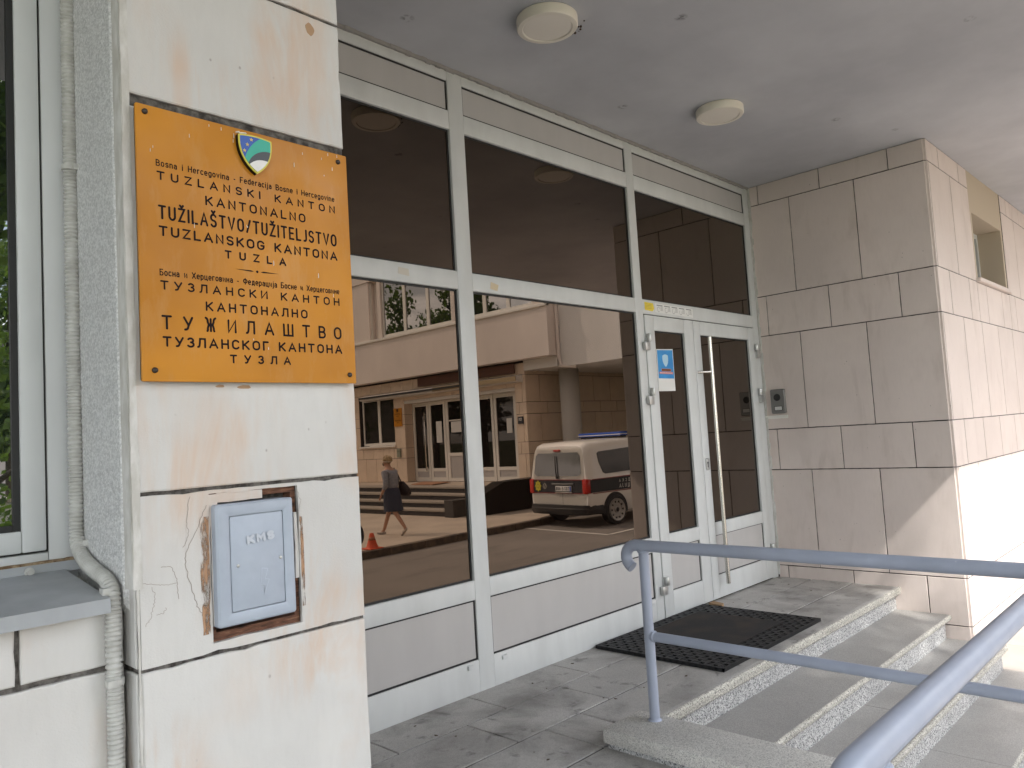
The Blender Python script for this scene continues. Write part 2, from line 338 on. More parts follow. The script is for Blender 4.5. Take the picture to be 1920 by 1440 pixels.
def clad(mb, fn, u0, u1, off_s, off_t, pitch, gap=.006, zmin=-9, zmax=9, holes=(), jit=.0008, chip=0, dz=0, thick=.03, gapv=None):
    for z0, z1, k in COURSES:
        z0 += dz; z1 += dz
        a, c = max(z0, zmin), min(z1, zmax)
        if c-a < .02: continue
        o = off_s if k == 'short' else off_t
        x = o+pitch*math.floor((u0-o)/pitch)
        while x < u1:
            p, q = max(x, u0), min(x+pitch, u1); x += pitch
            if q-p < .03: continue
            segs = [(p, q, a, c)]
            for hu0, hu1, hv0, hv1 in holes:
                nx = []
                for (p_, q_, a_, c_) in segs:
                    if q_ <= hu0 or p_ >= hu1 or c_ <= hv0 or a_ >= hv1: nx.append((p_, q_, a_, c_)); continue
                    if p_ < hu0: nx.append((p_, hu0, a_, c_))
                    if q_ > hu1: nx.append((hu1, q_, a_, c_))
                    mx0, mx1 = max(p_, hu0), min(q_, hu1)
                    if a_ < hv0: nx.append((mx0, mx1, a_, hv0))
                    if c_ > hv1: nx.append((mx0, mx1, hv1, c_))
                segs = nx
            for (p_, q_, a_, c_) in segs:
                if q_-p_ > .012 and c_-a_ > .012:
                    g = gap/2; gv = (gapv or gap)/2; slab(mb, p_+gv, q_-gv, a_+g, c_-g, fn, thick, jit, chip)

def slab_hole(mb, u0, u1, v0, v1, hole, fn, thick=.03, jit=.0007, chip=.05, step=.03):
    def loop(a0, a1, b0, b1, j):
        out = []
        cs = [(a0, b0), (a1, b0), (a1, b1), (a0, b1)]
        for (x, y), (p, q) in zip(cs, cs[1:]+cs[:1]):
            k = max(2, int(math.hypot(p-x, q-y)/step))
            for i in range(k):
                c = random.uniform(.001, .0035) if random.random() < chip else 0
                e = (random.uniform(-j, j)+c) if i else 0; dx, dy = (p-x)/k, (q-y)/k; L = math.hypot(dx, dy); out.append((x+dx*i-dy/L*e, y+dy*i+dx/L*e))
        return out
    A = loop(u0, u1, v0, v1, jit); B = loop(*hole, jit*1.5); es = []; fr_ = []
    for P in (A, B):
        f0 = [mb.b.verts.new(fn(x, y, 0)) for x, y in P]; f1 = [mb.b.verts.new(fn(x, y, -thick)) for x, y in P]; k = len(P)
        es += [mb.b.edges.new((f0[i], f0[(i+1) % k])) for i in range(k)]
        for i in range(k): mb.b.faces.new((f0[i], f0[(i+1) % k], f1[(i+1) % k], f1[i])).material_index = mb.mi
    bmesh.ops.triangle_fill(mb.b, use_beauty=True, edges=es)
# ------------------------------------------------------------------ stroke lettering (engraver's alphabet)
def arc(cx, cy, rx, ry, a0, a1, k=10): return [(cx+rx*math.cos(R(a0+(a1-a0)*i/k)), cy+ry*math.sin(R(a0+(a1-a0)*i/k))) for i in range(k+1)]
def stad(w, h0, h1, r=None):
    r = r or w/2; return arc(w-r, h1-r, r, r, 0, 90, 6)+arc(r, h1-r, r, r, 90, 180, 6)+arc(r, h0+r, r, r, 180, 270, 6)+arc(w-r, h0+r, r, r, 270, 360, 6)+[(w, h1-r)]
X = .70
def _S(w): return [arc(w-w/2, .74, w/2, .26, 25, 180, 8)+arc(w/2, .74, w/2, .24, 180, 270, 4)[1:]+arc(w/2, .25, w/2, .25, 90, 0, 4)[1:]+arc(w/2, .25, w/2, .25, 0, -155, 8)[1:]]
GL = {
 'T': (.66, [[(0, 1), (.66, 1)], [(.33, 1), (.33, 0)]]), 'U': (.62, [[(0, 1), (0, .3)]+arc(.31, .31, .31, .31, 180, 360, 12)[0:]+[(.62, 1)]]),
 'Z': (.62, [[(0, 1), (.62, 1), (0, 0), (.62, 0)]]), 'L': (.52, [[(0, 1), (0, 0), (.52, 0)]]),
 'A': (.74, [[(0, 0), (.37, 1), (.74, 0)], [(.13, .32), (.61, .32)]]), 'N': (.62, [[(0, 0), (0, 1), (.62, 0), (.62, 1)]]),
 'S': (.58, _S(.58)), 'K': (.62, [[(0, 1), (0, 0)], [(.60, 1), (0, .38)], [(.17, .55), (.62, 0)]]), 'I': (.0, [[(0, 1), (0, 0)]]),
 'V': (.70, [[(0, 1), (.35, 0), (.70, 1)]]), 'O': (.66, [stad(.66, 0, 1, .33)]), 'E': (.52, [[(.52, 1), (0, 1), (0, 0), (.52, 0)], [(0, .52), (.45, .52)]]),
 'J': (.38, [[(.38, 1), (.38, .24)]+arc(.16, .22, .22, .22, 0, -110, 7)[1:]]), 'G': (.66, [arc(.33, .67, .33, .33, 25, 180, 9)+arc(.33, .33, .33, .33, 180, 360, 10)+[(.66, .45), (.36, .45)]]),
 '/': (.42, [[(0, -.02), (.42, 1.02)]]), '-': (.22, [[(0, .36), (.22, .36)]]), 'F': (.50, [[(.5, 1), (0, 1), (0, 0)], [(0, .5), (.42, .5)]]),
 'H': (.62, [[(0, 1), (0, 0)], [(.62, 1), (.62, 0)], [(0, .5), (.62, .5)]]), 'B': (.58, [[(0, 0), (0, 1), (.30, 1)]+arc(.30, .76, .24, .24, 90, -90, 8)[1:]+[(0, .52)], [(0, .52), (.32, .52)]+arc(.32, .26, .26, .26, 90, -90, 8)[1:]+[(0, 0)]]),
 'P': (.56, [[(0, 0), (0, 1), (.30, 1)]+arc(.30, .74, .26, .26, 90, -90, 8)[1:]+[(0, .48)]]), 'C': (.60, [arc(.32, .68, .32, .32, 30, 180, 9)+arc(.32, .32, .32, .32, 180, 330, 9)]),
 'D': (.62, [[(0, 0), (0, 1), (.3, 1)]+arc(.30, .68, .32, .32, 90, 0, 6)[1:]+arc(.30, .32, .32, .32, 0, -90, 6)+[(0, 0)]]), 'M': (.74, [[(0, 0), (0, 1), (.37, .35), (.74, 1), (.74, 0)]]),
 '0': (.52, [stad(.52, 0, 1, .26)]), '7': (.52, [[(0, 1), (.52, 1), (.18, 0)]]), '6': (.54, [[(.44, 1)]+arc(.62, .40, .60, .62, 120, 180, 5)+arc(.27, .28, .27, .28, 180, 540, 16)]),
 '8': (.52, [stad(.44, .52, 1, .22) and [(x+.04, y) for x, y in stad(.44, .52, 1, .22)], stad(.52, 0, .52, .25)]), '1': (.22, [[(0, .8), (.22, 1), (.22, 0)]]), '3': (.5, [arc(.24, .75, .25, .25, 140, -80, 9)+arc(.24, .26, .27, .26, 80, -140, 9)]),
 # Cyrillic capitals
 'У': (.66, [[(0, 1), (.34, .38)], [(.66, 1), (.36, .35), (.28, .10), (.20, .02), (.06, 0)]]), 'З': (.54, [arc(.25, .755, .25, .245, 150, -80, 9), arc(.25, .265, .29, .265, 85, -150, 10)]),
 'Л': (.64, [[(-.06, .02), (.02, .04), (.09, .16), (.13, .5), (.15, 1), (.64, 1), (.64, 0)]]), 'И': (.62, [[(0, 1), (0, 0), (.62, 1), (.62, 0)]]),
 'Ж': (.98, [[(.49, 1), (.49, 0)], arc(.02, .80, .22, .30, 75, -8, 5)+[(.30, .58), (.49, .52)], [(.49, .52), (.30, .44)]+arc(.0, .16, .24, .30, 12, -35, 5), arc(.96, .80, .22, .30, 105, 188, 5)+[(.68, .58), (.49, .52)], [(.49, .52), (.68, .44)]+arc(.98, .16, .24, .30, 168, 215, 5)]),
 'Ш': (.86, [[(0, 1), (0, 0), (.86, 0), (.86, 1)], [(.43, 1), (.43, 0)]]), 'Г': (.48, [[(0, 0), (0, 1), (.48, 1)]]), 'П': (.62, [[(0, 0), (0, 1), (.62, 1), (.62, 0)]]),
 'Ц': (.70, [[(0, 1), (0, 0), (.62, 0), (.62, 1)], [(.62, 0), (.72, 0), (.72, -.16)]]), 'Д': (.78, [[(.02, -.15), (.02, 0), (.76, 0), (.76, -.15)], [(.12, 0), (.22, 1), (.66, 1), (.66, 0)]]),
 'Б': (.56, [[(.5, 1), (0, 1), (0, 0), (.30, 0)]+arc(.30, .28, .26, .28, -90, 90, 9)+[(0, .56)]]), 'Х': (.62, [[(0, 1), (.62, 0)], [(0, 0), (.62, 1)]]),
 'Ф': (.80, [[(.40, 1.04), (.40, -.04)], [(x, y) for x, y in stad(.80, .22, .84, .30)]]),
 # lower case
 'o': (.46, [stad(.46, 0, X, .23)]), 's': (.42, [[(x*.42/.58, y*X) for x, y in _S(.58)[0]]]), 'n': (.44, [[(0, 0), (0, X)], [(0, .46)]+arc(.22, .48, .22, .22, 180, 0, 9)+[(.44, 0)]]),
 'a': (.44, [[(.04, .60)]+arc(.23, .48, .21, .22, 140, 0, 8)+[(.44, 0)], [(.44, .40), (.20, .40)]+arc(.20, .20, .20, .20, 90, 270, 8)[1:]+[(.30, 0), (.44, .12)]]),
 'i': (.0, [[(0, 0), (0, X)], [(0, .94), (0, .97)]]), 'e': (.46, [[(0, .36), (.46, .36), (.46, .47)]+arc(.23, .47, .23, .23, 0, 180, 9)+arc(.23, .23, .23, .23, 180, 315, 8)]),
 'r': (.28, [[(0, 0), (0, X)], [(0, .42)]+arc(.24, .44, .24, .26, 180, 75, 6)]), 'c': (.42, [arc(.23, .47, .23, .23, 40, 180, 8)+arc(.23, .23, .23, .23, 180, 320, 8)]),
 'g': (.46, [stad(.46, 0, X, .23), [(.46, X), (.46, -.08)]+arc(.24, -.06, .22, .20, 0, -150, 8)]), 'v': (.46, [[(0, X), (.23, 0), (.46, X)]]),
 'd': (.46, [stad(.46, 0, X, .23), [(.46, 1), (.46, 0)]]), 'j': (.10, [[(.10, X), (.10, -.12), (.04, -.24), (-.06, -.25)], [(.10, .94), (.10, .97)]]),
 'н': (.44, [[(0, 0), (0, X)], [(.44, 0), (.44, X)], [(0, .36), (.44, .36)]]), 'и': (.44, [[(0, X), (0, 0), (.44, X), (.44, 0)]]),
 'р': (.46, [[(0, X), (0, -.26)], stad(.46, 0, X, .23)]), 'ц': (.50, [[(0, X), (0, 0), (.42, 0), (.42, X)], [(.42, 0), (.52, 0), (.52, -.16)]]), 'г': (.34, [[(0, 0), (0, X), (.34, X)]]),
 'в': (.42, [[(0, 0), (0, X), (.22, X)]+arc(.22, .535, .165, .165, 90, -90, 6)[1:]+[(0, .37)], [(.22, .37)]+arc(.23, .185, .185, .185, 90, -90, 6)[1:]+[(0, 0)]]), 'д': (.52, [[(0, -.14), (0, 0), (.52, 0), (.52, -.14)], [(.08, 0), (.14, X), (.44, X), (.44, 0)]]),
}
CAR = [(-.17, 1.30), (0, 1.12), (.17, 1.30)]
for a, c in (('Ž', 'Z'), ('Š', 'S')):
    w0, st = GL[c]; GL[a] = (w0, st+[[(x+w0/2, y) for x, y in CAR]])
for a, c in zip('ТАНСОКВМЕРЈа', 'TAHCOKBMEPJa'): GL[a] = GL[c]
for a, c in zip('осеј', 'osej'): GL[a] = GL[c]
GL['с'] = GL['c']
def lettering(mb, text, u0, u1, v0, h, wd, fn, depth=.0008, space=.5, fixed=None):
    """fit text between u0 and u1 on baseline v0, cap height h"""
    adv, gaps = 0, 0
    for ch in text:
        if ch != ' ': adv += GL[ch][0]
    n_ = len(text)-1; words = text.count(' '); wsp = .30*h
    glyph_w = h*(fixed or 1)
    free = (u1-u0) - wd - adv*glyph_w; unit = (free-words*wsp)/max(1, n_+.1*words)
    u = u0+wd/2; k = 0
    for i, ch in enumerate(text):
        if ch == ' ': u += wsp+1.1*unit; continue
        w0, sts = GL[ch]
        for st in sts:
            k += 1; mb.stroke([(u+x*glyph_w, v0+wd/2+y*(h-wd)) for x, y in st], wd, fn, depth+.00006*(k % 7))
        u += w0*glyph_w + unit
    return mb

# ================================================================== SETTING: ground
X0, X1 = 0.565, 1.09            # pillar
YP = -1.416                     # pillar front and right-hand front wall
XW = 6.20                       # porch side wall
ZS = 3.33                       # porch ceiling
def ground(name, poly, z0, z1, m, label, cat):
    return struct(MB().prism(poly, FZ(0), z0, z1).build(name, m), label, cat)
g = MB(); g.prism([(-60, -60), (80, -60), (80, -4.6), (-60, -4.6)], FZ(0), -1.2, -.82)
struct(g.build('road', M_ASPH), 'worn grey-brown asphalt yard in front of the entrance, seen in the glass', 'road')
ground('terrain', [(-400, -400), (400, -400), (400, 400), (-400, 400)], -1.5, -1.21, M_GRASS, 'flat grassy land around the buildings', 'ground')
mb = MB()
mb.box(-12, 24, -4.6, -2.2, -1.2, -.684)
pv = mb.build('pavement', M_PAVE); struct(pv, 'pale pavement at the foot of the entrance steps', 'pavement')
mb = MB()
for i in range(16):
    for j, (ya, yb) in enumerate(((-1.75, -1.42), (-2.10, -1.756))):
        x = 6.22+i*.66+(.33 if j else 0); mb.box(x, x+.654, ya, yb, -.62, -.51, bev=.003, seg=1)
mb.box(6.215, 17, -2.12, -1.40, -1.0, -.535)
struct(mb.build('raised_pavement', M_PAVE), 'raised strip of pale slabs along the sunlit wall right of the steps', 'pavement')
# sidewalk of the far wing, kerb, steps area, passage floor
ground('sidewalk', [(5.0, -9.30), (13.6, -9.45), (14.6, -9.75), (40, -9.75), (40, -40), (5.0, -40)], -1.2, -.684, M_CONC, 'warm concrete footpath along the far wing, mirrored in the glass', 'pavement')
kb = MB(); pth = [(5.0, -9.20), (9, -9.22), (13.5, -9.36), (14.3, -9.6)]
for i, (a, c) in enumerate(zip(pth, pth[1:])):
    d = Vector((c[0]-a[0], c[1]-a[1])); k = max(1, round(d.length)); d /= k
    for j in range(k):
        p = Vector(a)+d*j; ang = math.atan2(d.y, d.x)
        kb.box(.004, d.length-.004, -.11, .06, -.30, .002, bev=.015, seg=2, mtx=Matrix.Translation((p.x, p.y, -.68)) @ Matrix.Rotation(ang, 4, 'Z'))
struct(kb.build('kerb', M_KERB), 'worn dark kerb stones along the far footpath', 'kerb')
lw = MB(); lw.box(-60, 3.6, -60, -9.0, -1.1, -.70); struct(lw.build('lawn', M_GRASS), 'green lawn with trees behind the photographer', 'lawn')
ln = MB(); PA, PB, PC = Vector((12.97, -9.40)), Vector((12.69, -6.70)), Vector((19.5, -6.95))
def flatline(mb, a, c, wd, z):
    d = (c-a).normalized(); nn = Vector((-d.y, d.x))*wd/2; mb.prism([tuple(a-nn), tuple(c-nn), tuple(c+nn), tuple(a+nn)], FZ(0), z-.003, z)
flatline(ln, PA, PB, .10, -.814); flatline(ln, PB+Vector((.05, .0)), PC, .10, -.8125)
struct(ln.build('parking_marking', mat('road_paint', (.62, .60, .54), .7)), 'white painted parking bay line beside the police van', 'road marking')

# landing slabs
ld = MB(); rows = [(-.275, .02), (-.605, -.28), (-.935, -.61), (-1.265, -.94), (-1.595, -1.27), (-1.925, -1.60), (-2.40, -1.93)]
for j, (ya, yb) in enumerate(rows):
    off = (2.655, 2.395, 2.56, 2.30, 2.56, 2.35, 2.6)[j]
    xs = [off+.645*i for i in range(-12, 8)]
    for x in xs:
        a, c = max(x, -4.5), min(x+.641, 2.80 if j >= 2 else 6.2)
        if c-a > .05: slab(ld, a, c-.003, ya+.003, yb-.003, FZ(0), .05, .0012, .06, .003, .05)
    if j == 2: slab(ld, 2.805, 4.45, ya+.002, yb-.002, FZ(0), .05, .0006, 0, .006, .08); slab(ld, 4.453, 6.2, ya+.002, yb-.002, FZ(0), .05, .0006, 0, .006, .08)
ld.mi = 1; ld.box(-4.5, 2.56, -2.55, .02, -.68, -.006); ld.box(2.56, 6.199, -.90, .02, -.68, -.0065)
struct(ld.build('entrance_landing', [M_TILE, M_JOINT]), 'grey stone-paved landing in front of the glazed entrance', 'landing')

# ================================================================== steps, plinth
t = thing('stone_steps', 'four wide grey granite steps with bull-nosed edges up to the landing', 'steps', (4.5, -1.5, -.68))
def nosing(mb, x0, x1, yf, yb, z, th=.035, r=.012):
    prof = [(yb, z-th), (yf+.006, z-th), (yf, z-th+.008), (yf-.001, z-.012), (yf+.003, z-.004), (yf+.011, z), (yb, z)]
    n0 = len(mb.b.faces); mb.prism(prof, lambda u, v, d: (d, u, v), x0, x1); mb.b.faces.ensure_lookup_table()
    for f in list(mb.b.faces)[n0:]:
        if f.calc_center_median().y < yf+.012: f.material_index = 1
for i, (z, yf, yb) in enumerate(((-.17, -1.285, -.90), (-.34, -1.62, -1.245), (-.51, -1.96, -1.58))):
    xe = 6.198 if i < 1 else 6.212
    a = MB(); nosing(a, 2.812, 4.55, yf, yb, z); nosing(a, 4.553, xe, yf, yb, z); a.build('tread', [M_TREAD, M_NOSE], t)
    a = MB(); a.box(2.814, xe-.02, yf+.040, yf+.07, z-.17, z-.0355); a.build('riser', M_GRAN, t)
a = MB(); a.box(2.814, 6.198, -.915, -.885, -.169, -.053); a.build('riser', M_GRAN, t)
a = MB(); nosing(a, 2.82, 4.45, -.955, -.925, -.012, .042); nosing(a, 4.453, 6.2, -.955, -.925, -.012, .042); a.build('landing_nosing', [M_TILE, M_NOSE], t)
a = MB(); nosing(a, 2.812, 6.3, -.958, -.9365, .001, .04); a.build('landing_nosing', [M_TILE, M_NOSE], t)
t = thing('granite_plinth', 'low speckled granite kerb block carrying the handrail beside the steps', 'plinth', (2.7, -1.8, -.68))
a = MB(); a.box(2.545, 2.812, -2.62, -.945, .022, .08, bev=.006); a.build('coping', M_PLINTH, t, 30)
a = MB(); a.box(2.56, 2.80, -2.60, -.96, -.68, .018, bev=.004); a.build('plinth_body', M_GRAN, t, 30)
t = thing('granite_edging', 'granite edging under the near handrail at the front of the landing', 'plinth', (0, -2.5, -.68))
a = MB(); a.box(-4.5, 2.543, -2.62, -2.405, .022, .08, bev=.006); a.build('coping', M_PLINTH, t, 30)
a = MB(); a.box(-4.5, 2.54, -2.60, -2.42, -.68, .018, bev=.004); a.build('plinth_body', M_GRAN, t, 30)

# handrail
XR, YR, ZR = 2.747, -2.545, .805; rad = .0245
t = thing('handrail', 'blue-grey painted tubular handrail with curled ends round the landing corner', 'handrail', (XR, -1.07, .08))
def curl(c, d, k=8, r=.05):
    """rail end that turns down; c = where the straight starts, d = outward direction"""
    c = Vector(c); d = Vector(d); z = Vector((0, 0, 1))
    return [c + d*r*math.sin(R(a)) + z*(-r+r*math.cos(R(a))) for a in [180*i/k*.86 for i in range(k+1)]]
p = list(reversed(curl((XR, -1.03, ZR), (0, 1, 0))))+[Vector((XR, -1.4, ZR)), Vector((XR, -2.0, ZR)), Vector((XR, -2.46, ZR))]
p += [Vector((XR-.085+.085*math.cos(R(q)), -2.46-.085*math.sin(R(q)), ZR)) for q in (20, 40, 60, 80)]
p += [Vector((XR-.085, YR, ZR)), Vector((2.2, YR, ZR)), Vector((1.6, YR, ZR)), Vector((1.17, YR, ZR))]+curl((1.12, YR, ZR), (-1, 0, 0))
MB().tube(p, rad, 20).build('top_rail', M_RAIL, t, 40)
MB().tube([(XR, -1.07, .427), (XR, -2.2, .427), (XR, YR, .427)], .020, 18).build('middle_rail', M_RAIL, t, 40)
MB().tube([(XR, YR, .427), (2.0, YR, .427), (1.2, YR, .427)], .020, 18).build('middle_rail', M_RAIL, t, 40)
for x, y in ((XR, -1.07), (XR, YR), (1.2, YR)):
    MB().tube([(x, y, .06), (x, y, .3), (x, y, .6), (x, y, ZR-.01)], .0215, 18).build('post', M_RAIL, t, 40)

for c in ((XR, -1.07, ZR-rad-.001), (XR, YR, ZR-rad-.001), (1.2, YR, ZR-rad-.001)): MB().lathe([(.0215, .006), (.026, .004), (.0265, .0), (.0225, -.004)], c, 'Z', 18).build('weld_bead', M_RAIL, t, 60)
MB().lathe([(.0205, .004), (.0245, .001), (.025, -.003), (.0205, -.007)], (XR, -1.07-.0235, .427), 'Y', 18).build('weld_bead', M_RAIL, t, 60)
for x, y in ((XR, -1.07), (XR, YR), (1.2, YR)): MB().lathe([(.0215, .010), (.027, .004), (.030, .0)], (x, y, .0805), 'Z', 18).build('weld_bead', M_RAIL, t, 60)
# ================================================================== the near building
# right-hand stone walls
t = thing('stone_wall', 'pinkish stone-clad wall beside the doors, turning a corner into the sunlit front', 'wall', (XW, YP, -.68))
a = MB(); clad(a, FX(XW), YP+.014, -.004, -.088, -.355, .529, .0075, zmin=-.68, zmax=ZS)
a.mi = 1; a.box(XW+.012, XW+.3, YP+.03, 0.1, -.8, ZS+.02); a.build('side_cladding', [M_WALL, M_JOINT], t)
a = MB(); clad(a, FY(YP), XW+.004, 17.2, 6.515, 6.795, .557, .007, gapv=.015, zmin=-.68, zmax=ZS, holes=[(7.33, 8.50, 2.362, 3.4)])
a.mi = 1; a.box(XW+.02, 7.33, YP+.0035, YP+.3, -.8, ZS+.02); a.box(8.5, 17.2, YP+.0035, YP+.3, -.8, ZS+.02); a.box(7.33, 8.5, YP+.0035, YP+.3, -.8, 2.36)
a.build('front_cladding', [M_WALL, M_MORTAR], t)
a = MB(); a.box(7.336, 8.494, YP+.006, YP+.32, 2.97, ZS); a.box(7.336, 7.40, YP+.006, YP+.32, 2.40, 2.97); a.box(8.44, 8.494, YP+.006, YP+.32, 2.40, 2.97)
a.build('window_reveal', mat('cream_reveal_plaster', (.50, .42, .32), .85), t)
wn = MB(); wn.box(7.336, 8.494, YP-.03, YP+.30, 2.367, 2.40, bev=.004); wnd = wn.build('window_sill', M_WALL, t, 30)
wf = MB(); wf.box(7.40, 7.45, YP+.20, YP+.26, 2.40, 2.97); wf.box(8.39, 8.44, YP+.20, YP+.26, 2.40, 2.97); wf.box(7.45, 8.39, YP+.20, YP+.26, 2.92, 2.97); wf.box(7.45, 8.39, YP+.20, YP+.26, 2.40, 2.45); wf.box(7.90, 7.95, YP+.20, YP+.26, 2.45, 2.92)
wfo = wf.build('window', M_ALU, t); boxobj('pane', M_CLEAR, wfo, 7.45, 8.39, YP+.225, YP+.24, 2.45, 2.92)
# mortar smear down the corner between wall and frame
a = MB()
for i in range(60):
    z = .02+i*.055; a.box(XW-.012-random.random()*.004, XW-.001, -.012-random.random()*.012, .0, z, z+.054)
a.build('mortar_bead', M_FILL, t)

# ceiling slab
t = thing('porch_ceiling', 'grey rendered porch ceiling of the storey above', 'ceiling', (5, -1.8, ZS))
a = MB(); a.box(-8, 17, -3.75, .4, ZS, ZS+.30); a.build('soffit', M_SOFFIT, t)
t = thing('upper_storey', 'upper storey projecting over the entrance porch', 'building', (5, 0, ZS+.3))
boxobj('storey_wall', M_RENDERP, t, -8, 17, -3.76, 8, ZS+.301, 7.4)
boxobj('back_wall', M_RENDERP, t, -8, 17.2, 2.5, 8, -1.0, ZS+.30)
a = MB(); a.box(-8.2, 17.2, -3.9, 8.2, 7.4, 7.6); a.build('roof', M_HILL, t)

# pillar
t = thing('stone_pillar', 'weathered white stone pillar with rusty stains, carrying the amber plate', 'pillar', (.83, YP, -.68))
HO = (.712, .918, .914, 1.221)
a = MB(); clad(a, FY(YP), X0+.001, X1-.001, X0-.3, X0-.3, .9, .0075, zmin=-.68, zmax=.892, jit=.0007, chip=.05); clad(a, FY(YP), X0+.001, X1-.001, X0-.3, X0-.3, .9, .0075, zmin=1.232, zmax=2.024, jit=.0007, chip=.05); clad(a, FY(YP), X0+.001, X1-.001, X0-.3, X0-.3, .9, .0075, zmin=2.044, zmax=ZS, jit=.0007, chip=.05); slab_hole(a, X0+.005, X1-.005, .896, 1.228, HO, FY(YP))
a.mi = 1; a.box(X0+.004, .712, YP+.008, .1, -.8, ZS+.02); a.box(.918, X1-.004, YP+.008, .1, -.8, ZS+.02)
a.box(.712, .918, YP+.008, .1, -.8, .914); a.box(.712, .918, YP+.008, .1, 1.221, ZS+.02); a.box(.712, .918, YP+.045, .1, .914, 1.221)
a.build('front_cladding', [M_PILLAR, M_MORTAR], t)
a = MB(); clad(a, lambda u, v, d: (X1-.002+d, u, v), YP+.012, -.003, -.088, -.355, .529, .008, zmin=-.68, zmax=ZS); a.build('side_cladding', M_PILLAR, t)
a = MB()
for z0, z1 in ((-.68, .097), (.102, .887), (.897, 1.075)):
    slab(a, YP+.012, YP+.25, z0, z1, FX(X0-.001), .004, .0012, .08, .002, .02)
a.build('return_cladding', M_PILLAR, t)
# smooth filler strip on the reveal edge, ragged on both sides
def ragged(mb, side, u0, u1, v0, v1, fn, d, amp, step=.02, botamp=0):
    k = int((v1-v0)/step); L = []; Rr = []
    for i in range(k+1):
        v = v0+(v1-v0)*i/k
        L.append((u0+amp*noise.noise((v*9, u0*7, 1.3))+amp*.5*noise.noise((v*40, 3, u0)), v)); Rr.append((u1+amp*noise.noise((v*11, u1*5, 7.7))+amp*.5*noise.noise((v*43, 9, u1)), v))
    if botamp:
        for q in range(5): pass
    mb.prism(L+Rr[::-1], fn, d, 0)
a = MB(); ragged(a, 0, -1.414, -1.375, 1.05, 3.33, FX(X0), .0075, .0035); a.build('filler_strip', M_FILL, t)
a = MB(); ragged(a, 0, .5585, .5745, 1.05, 3.33, FY(YP), .0022, .0025, .012); a.build('filler_strip', M_FILL, t)
a = MB(); ragged(a, 0, .5635, .5685, -.68, 1.06, FY(YP), .0012, .0012, .02); a.build('filler_strip', M_FILL, t)
# rough plaster on the window reveal: a really bumpy surface
a = MB(); nu, nv = 70, 330; ua, ub, va, vb = -1.378, -1.02, 1.02, 3.33; grid = []
for j in range(nv+1):
    row = []
    for i in range(nu+1):
        u = ua+(ub-ua)*i/nu; v = va+(vb-va)*(j/nv)**1.25
        if j == 0: v += .03*noise.noise((u*14, 2, 2))+.012*noise.noise((u*60, 5, 2))+(-.03 if u < -1.3 else 0)*(1 if u > -1.36 else 0)
        if i == 0: u += .004*noise.noise((v*22, 4, 4))+.003*noise.noise((v*70, 4, 4))
        d = .010+.0022*noise.noise((u*210, v*210, 0))+.0014*noise.noise((u*95, v*95, 3)); 
        if i == 0 or j == 0: d = 0
        row.append(a.b.verts.new((X0-d, u, v)))
    grid.append(row)
for j in range(nv):
    for i in range(nu):
        a.b.faces.new((grid[j][i], grid[j][i+1], grid[j+1][i+1], grid[j+1][i])).smooth = True
a.build('rough_plaster', M_PLASTER, t)
# hairline cracks
CR = [[(.706, 1.198), (.688, 1.156), (.665, 1.116), (.658, 1.085), (.67, 1.033), (.679, 1.0), (.692, .977), (.697, .941)], [(.612, 1.087), (.631, 1.084), (.64, 1.065), (.642, 1.045), (.644, 1.018)], [(.574, 1.061), (.6, 1.053), (.622, 1.05), (.641, 1.05)],
      [(.594, 1.05), (.599, 1.027), (.592, 1.006), (.587, .988), (.579, .977)], [(.672, 1.219), (.664, 1.17), (.668, 1.146), (.655, 1.119)], [(.916, 1.211), (.925, 1.188), (.917, 1.127), (.921, 1.06)], [(.619, 1.006), (.613, .996), (.6, .995)], [(.695, 1.16), (.70, 1.10), (.697, 1.05), (.701, .99)]]
a = MB()
for i, c in enumerate(CR):
    pts = []
    for p, q in zip(c, c[1:]):
        for k in range(6):
            s_ = k/6; pts.append((p[0]+(q[0]-p[0])*s_+random.uniform(-.0022, .0022), p[1]+(q[1]-p[1])*s_+random.uniform(-.0012, .0012)))
    pts.append(c[-1])
    a.stroke(pts, (.0007, .0010, .0008)[i % 3] if i else .0012, FY(YP), .0006+i*.00005)
a.build('hairline_crack', mat('crack_shadow', (.30, .255, .215), .95), t)
a = MB()
for (x, z, w0, h0) in ((1.003, 2.331, .012, .016), (.80, 1.4455, .016, .004), (.745, 1.447, .010, .003)):
    pts = [(x+w0*math.cos(q)*(1+.3*noise.noise((q, x, z))), z+h0*math.sin(q)*(1+.4*noise.noise((q*2, z, x)))) for q in [2*math.pi*i/14 for i in range(14)]]
    a.prism(pts, FY(YP), .0009, 0)
a.build('rust_mark', mat('rust_stain', (.42, .27, .16), .9), t)
# hole round the meter box: chipped lip, rusty inner wood
a = MB(); a.box(HO[0], HO[1], YP+.012, YP+.044, HO[2], HO[2]+.018); a.box(HO[0], HO[0]+.012, YP+.012, YP+.044, HO[2]+.018, HO[3]); a.box(HO[1]-.012, HO[1], YP+.012, YP+.044, HO[2]+.018, HO[3]); a.box(HO[0]+.012, HO[1]-.012, YP+.012, YP+.044, HO[3]-.014, HO[3])
a.build('wooden_lining', M_WOOD, t)
a = MB(); SW = lambda u, v, d: (v, YP-d, u)
ragged(a, 0, HO[0]+.002, HO[0]+.017, HO[2]+.035, HO[3]-.002, FY(YP+.006), .005, .003, .008)
ragged(a, 0, HO[3]-.020, HO[3]-.001, HO[0]+.018, HO[1]-.085, lambda u, v, d: (v, YP+.006-d, u), .004, .003, .008)
ragged(a, 0, HO[1]-.010, HO[1]-.002, HO[2]+.10, HO[3]-.06, FY(YP+.006), .004, .003, .008)
a.build('putty', M_PILLAR, t)
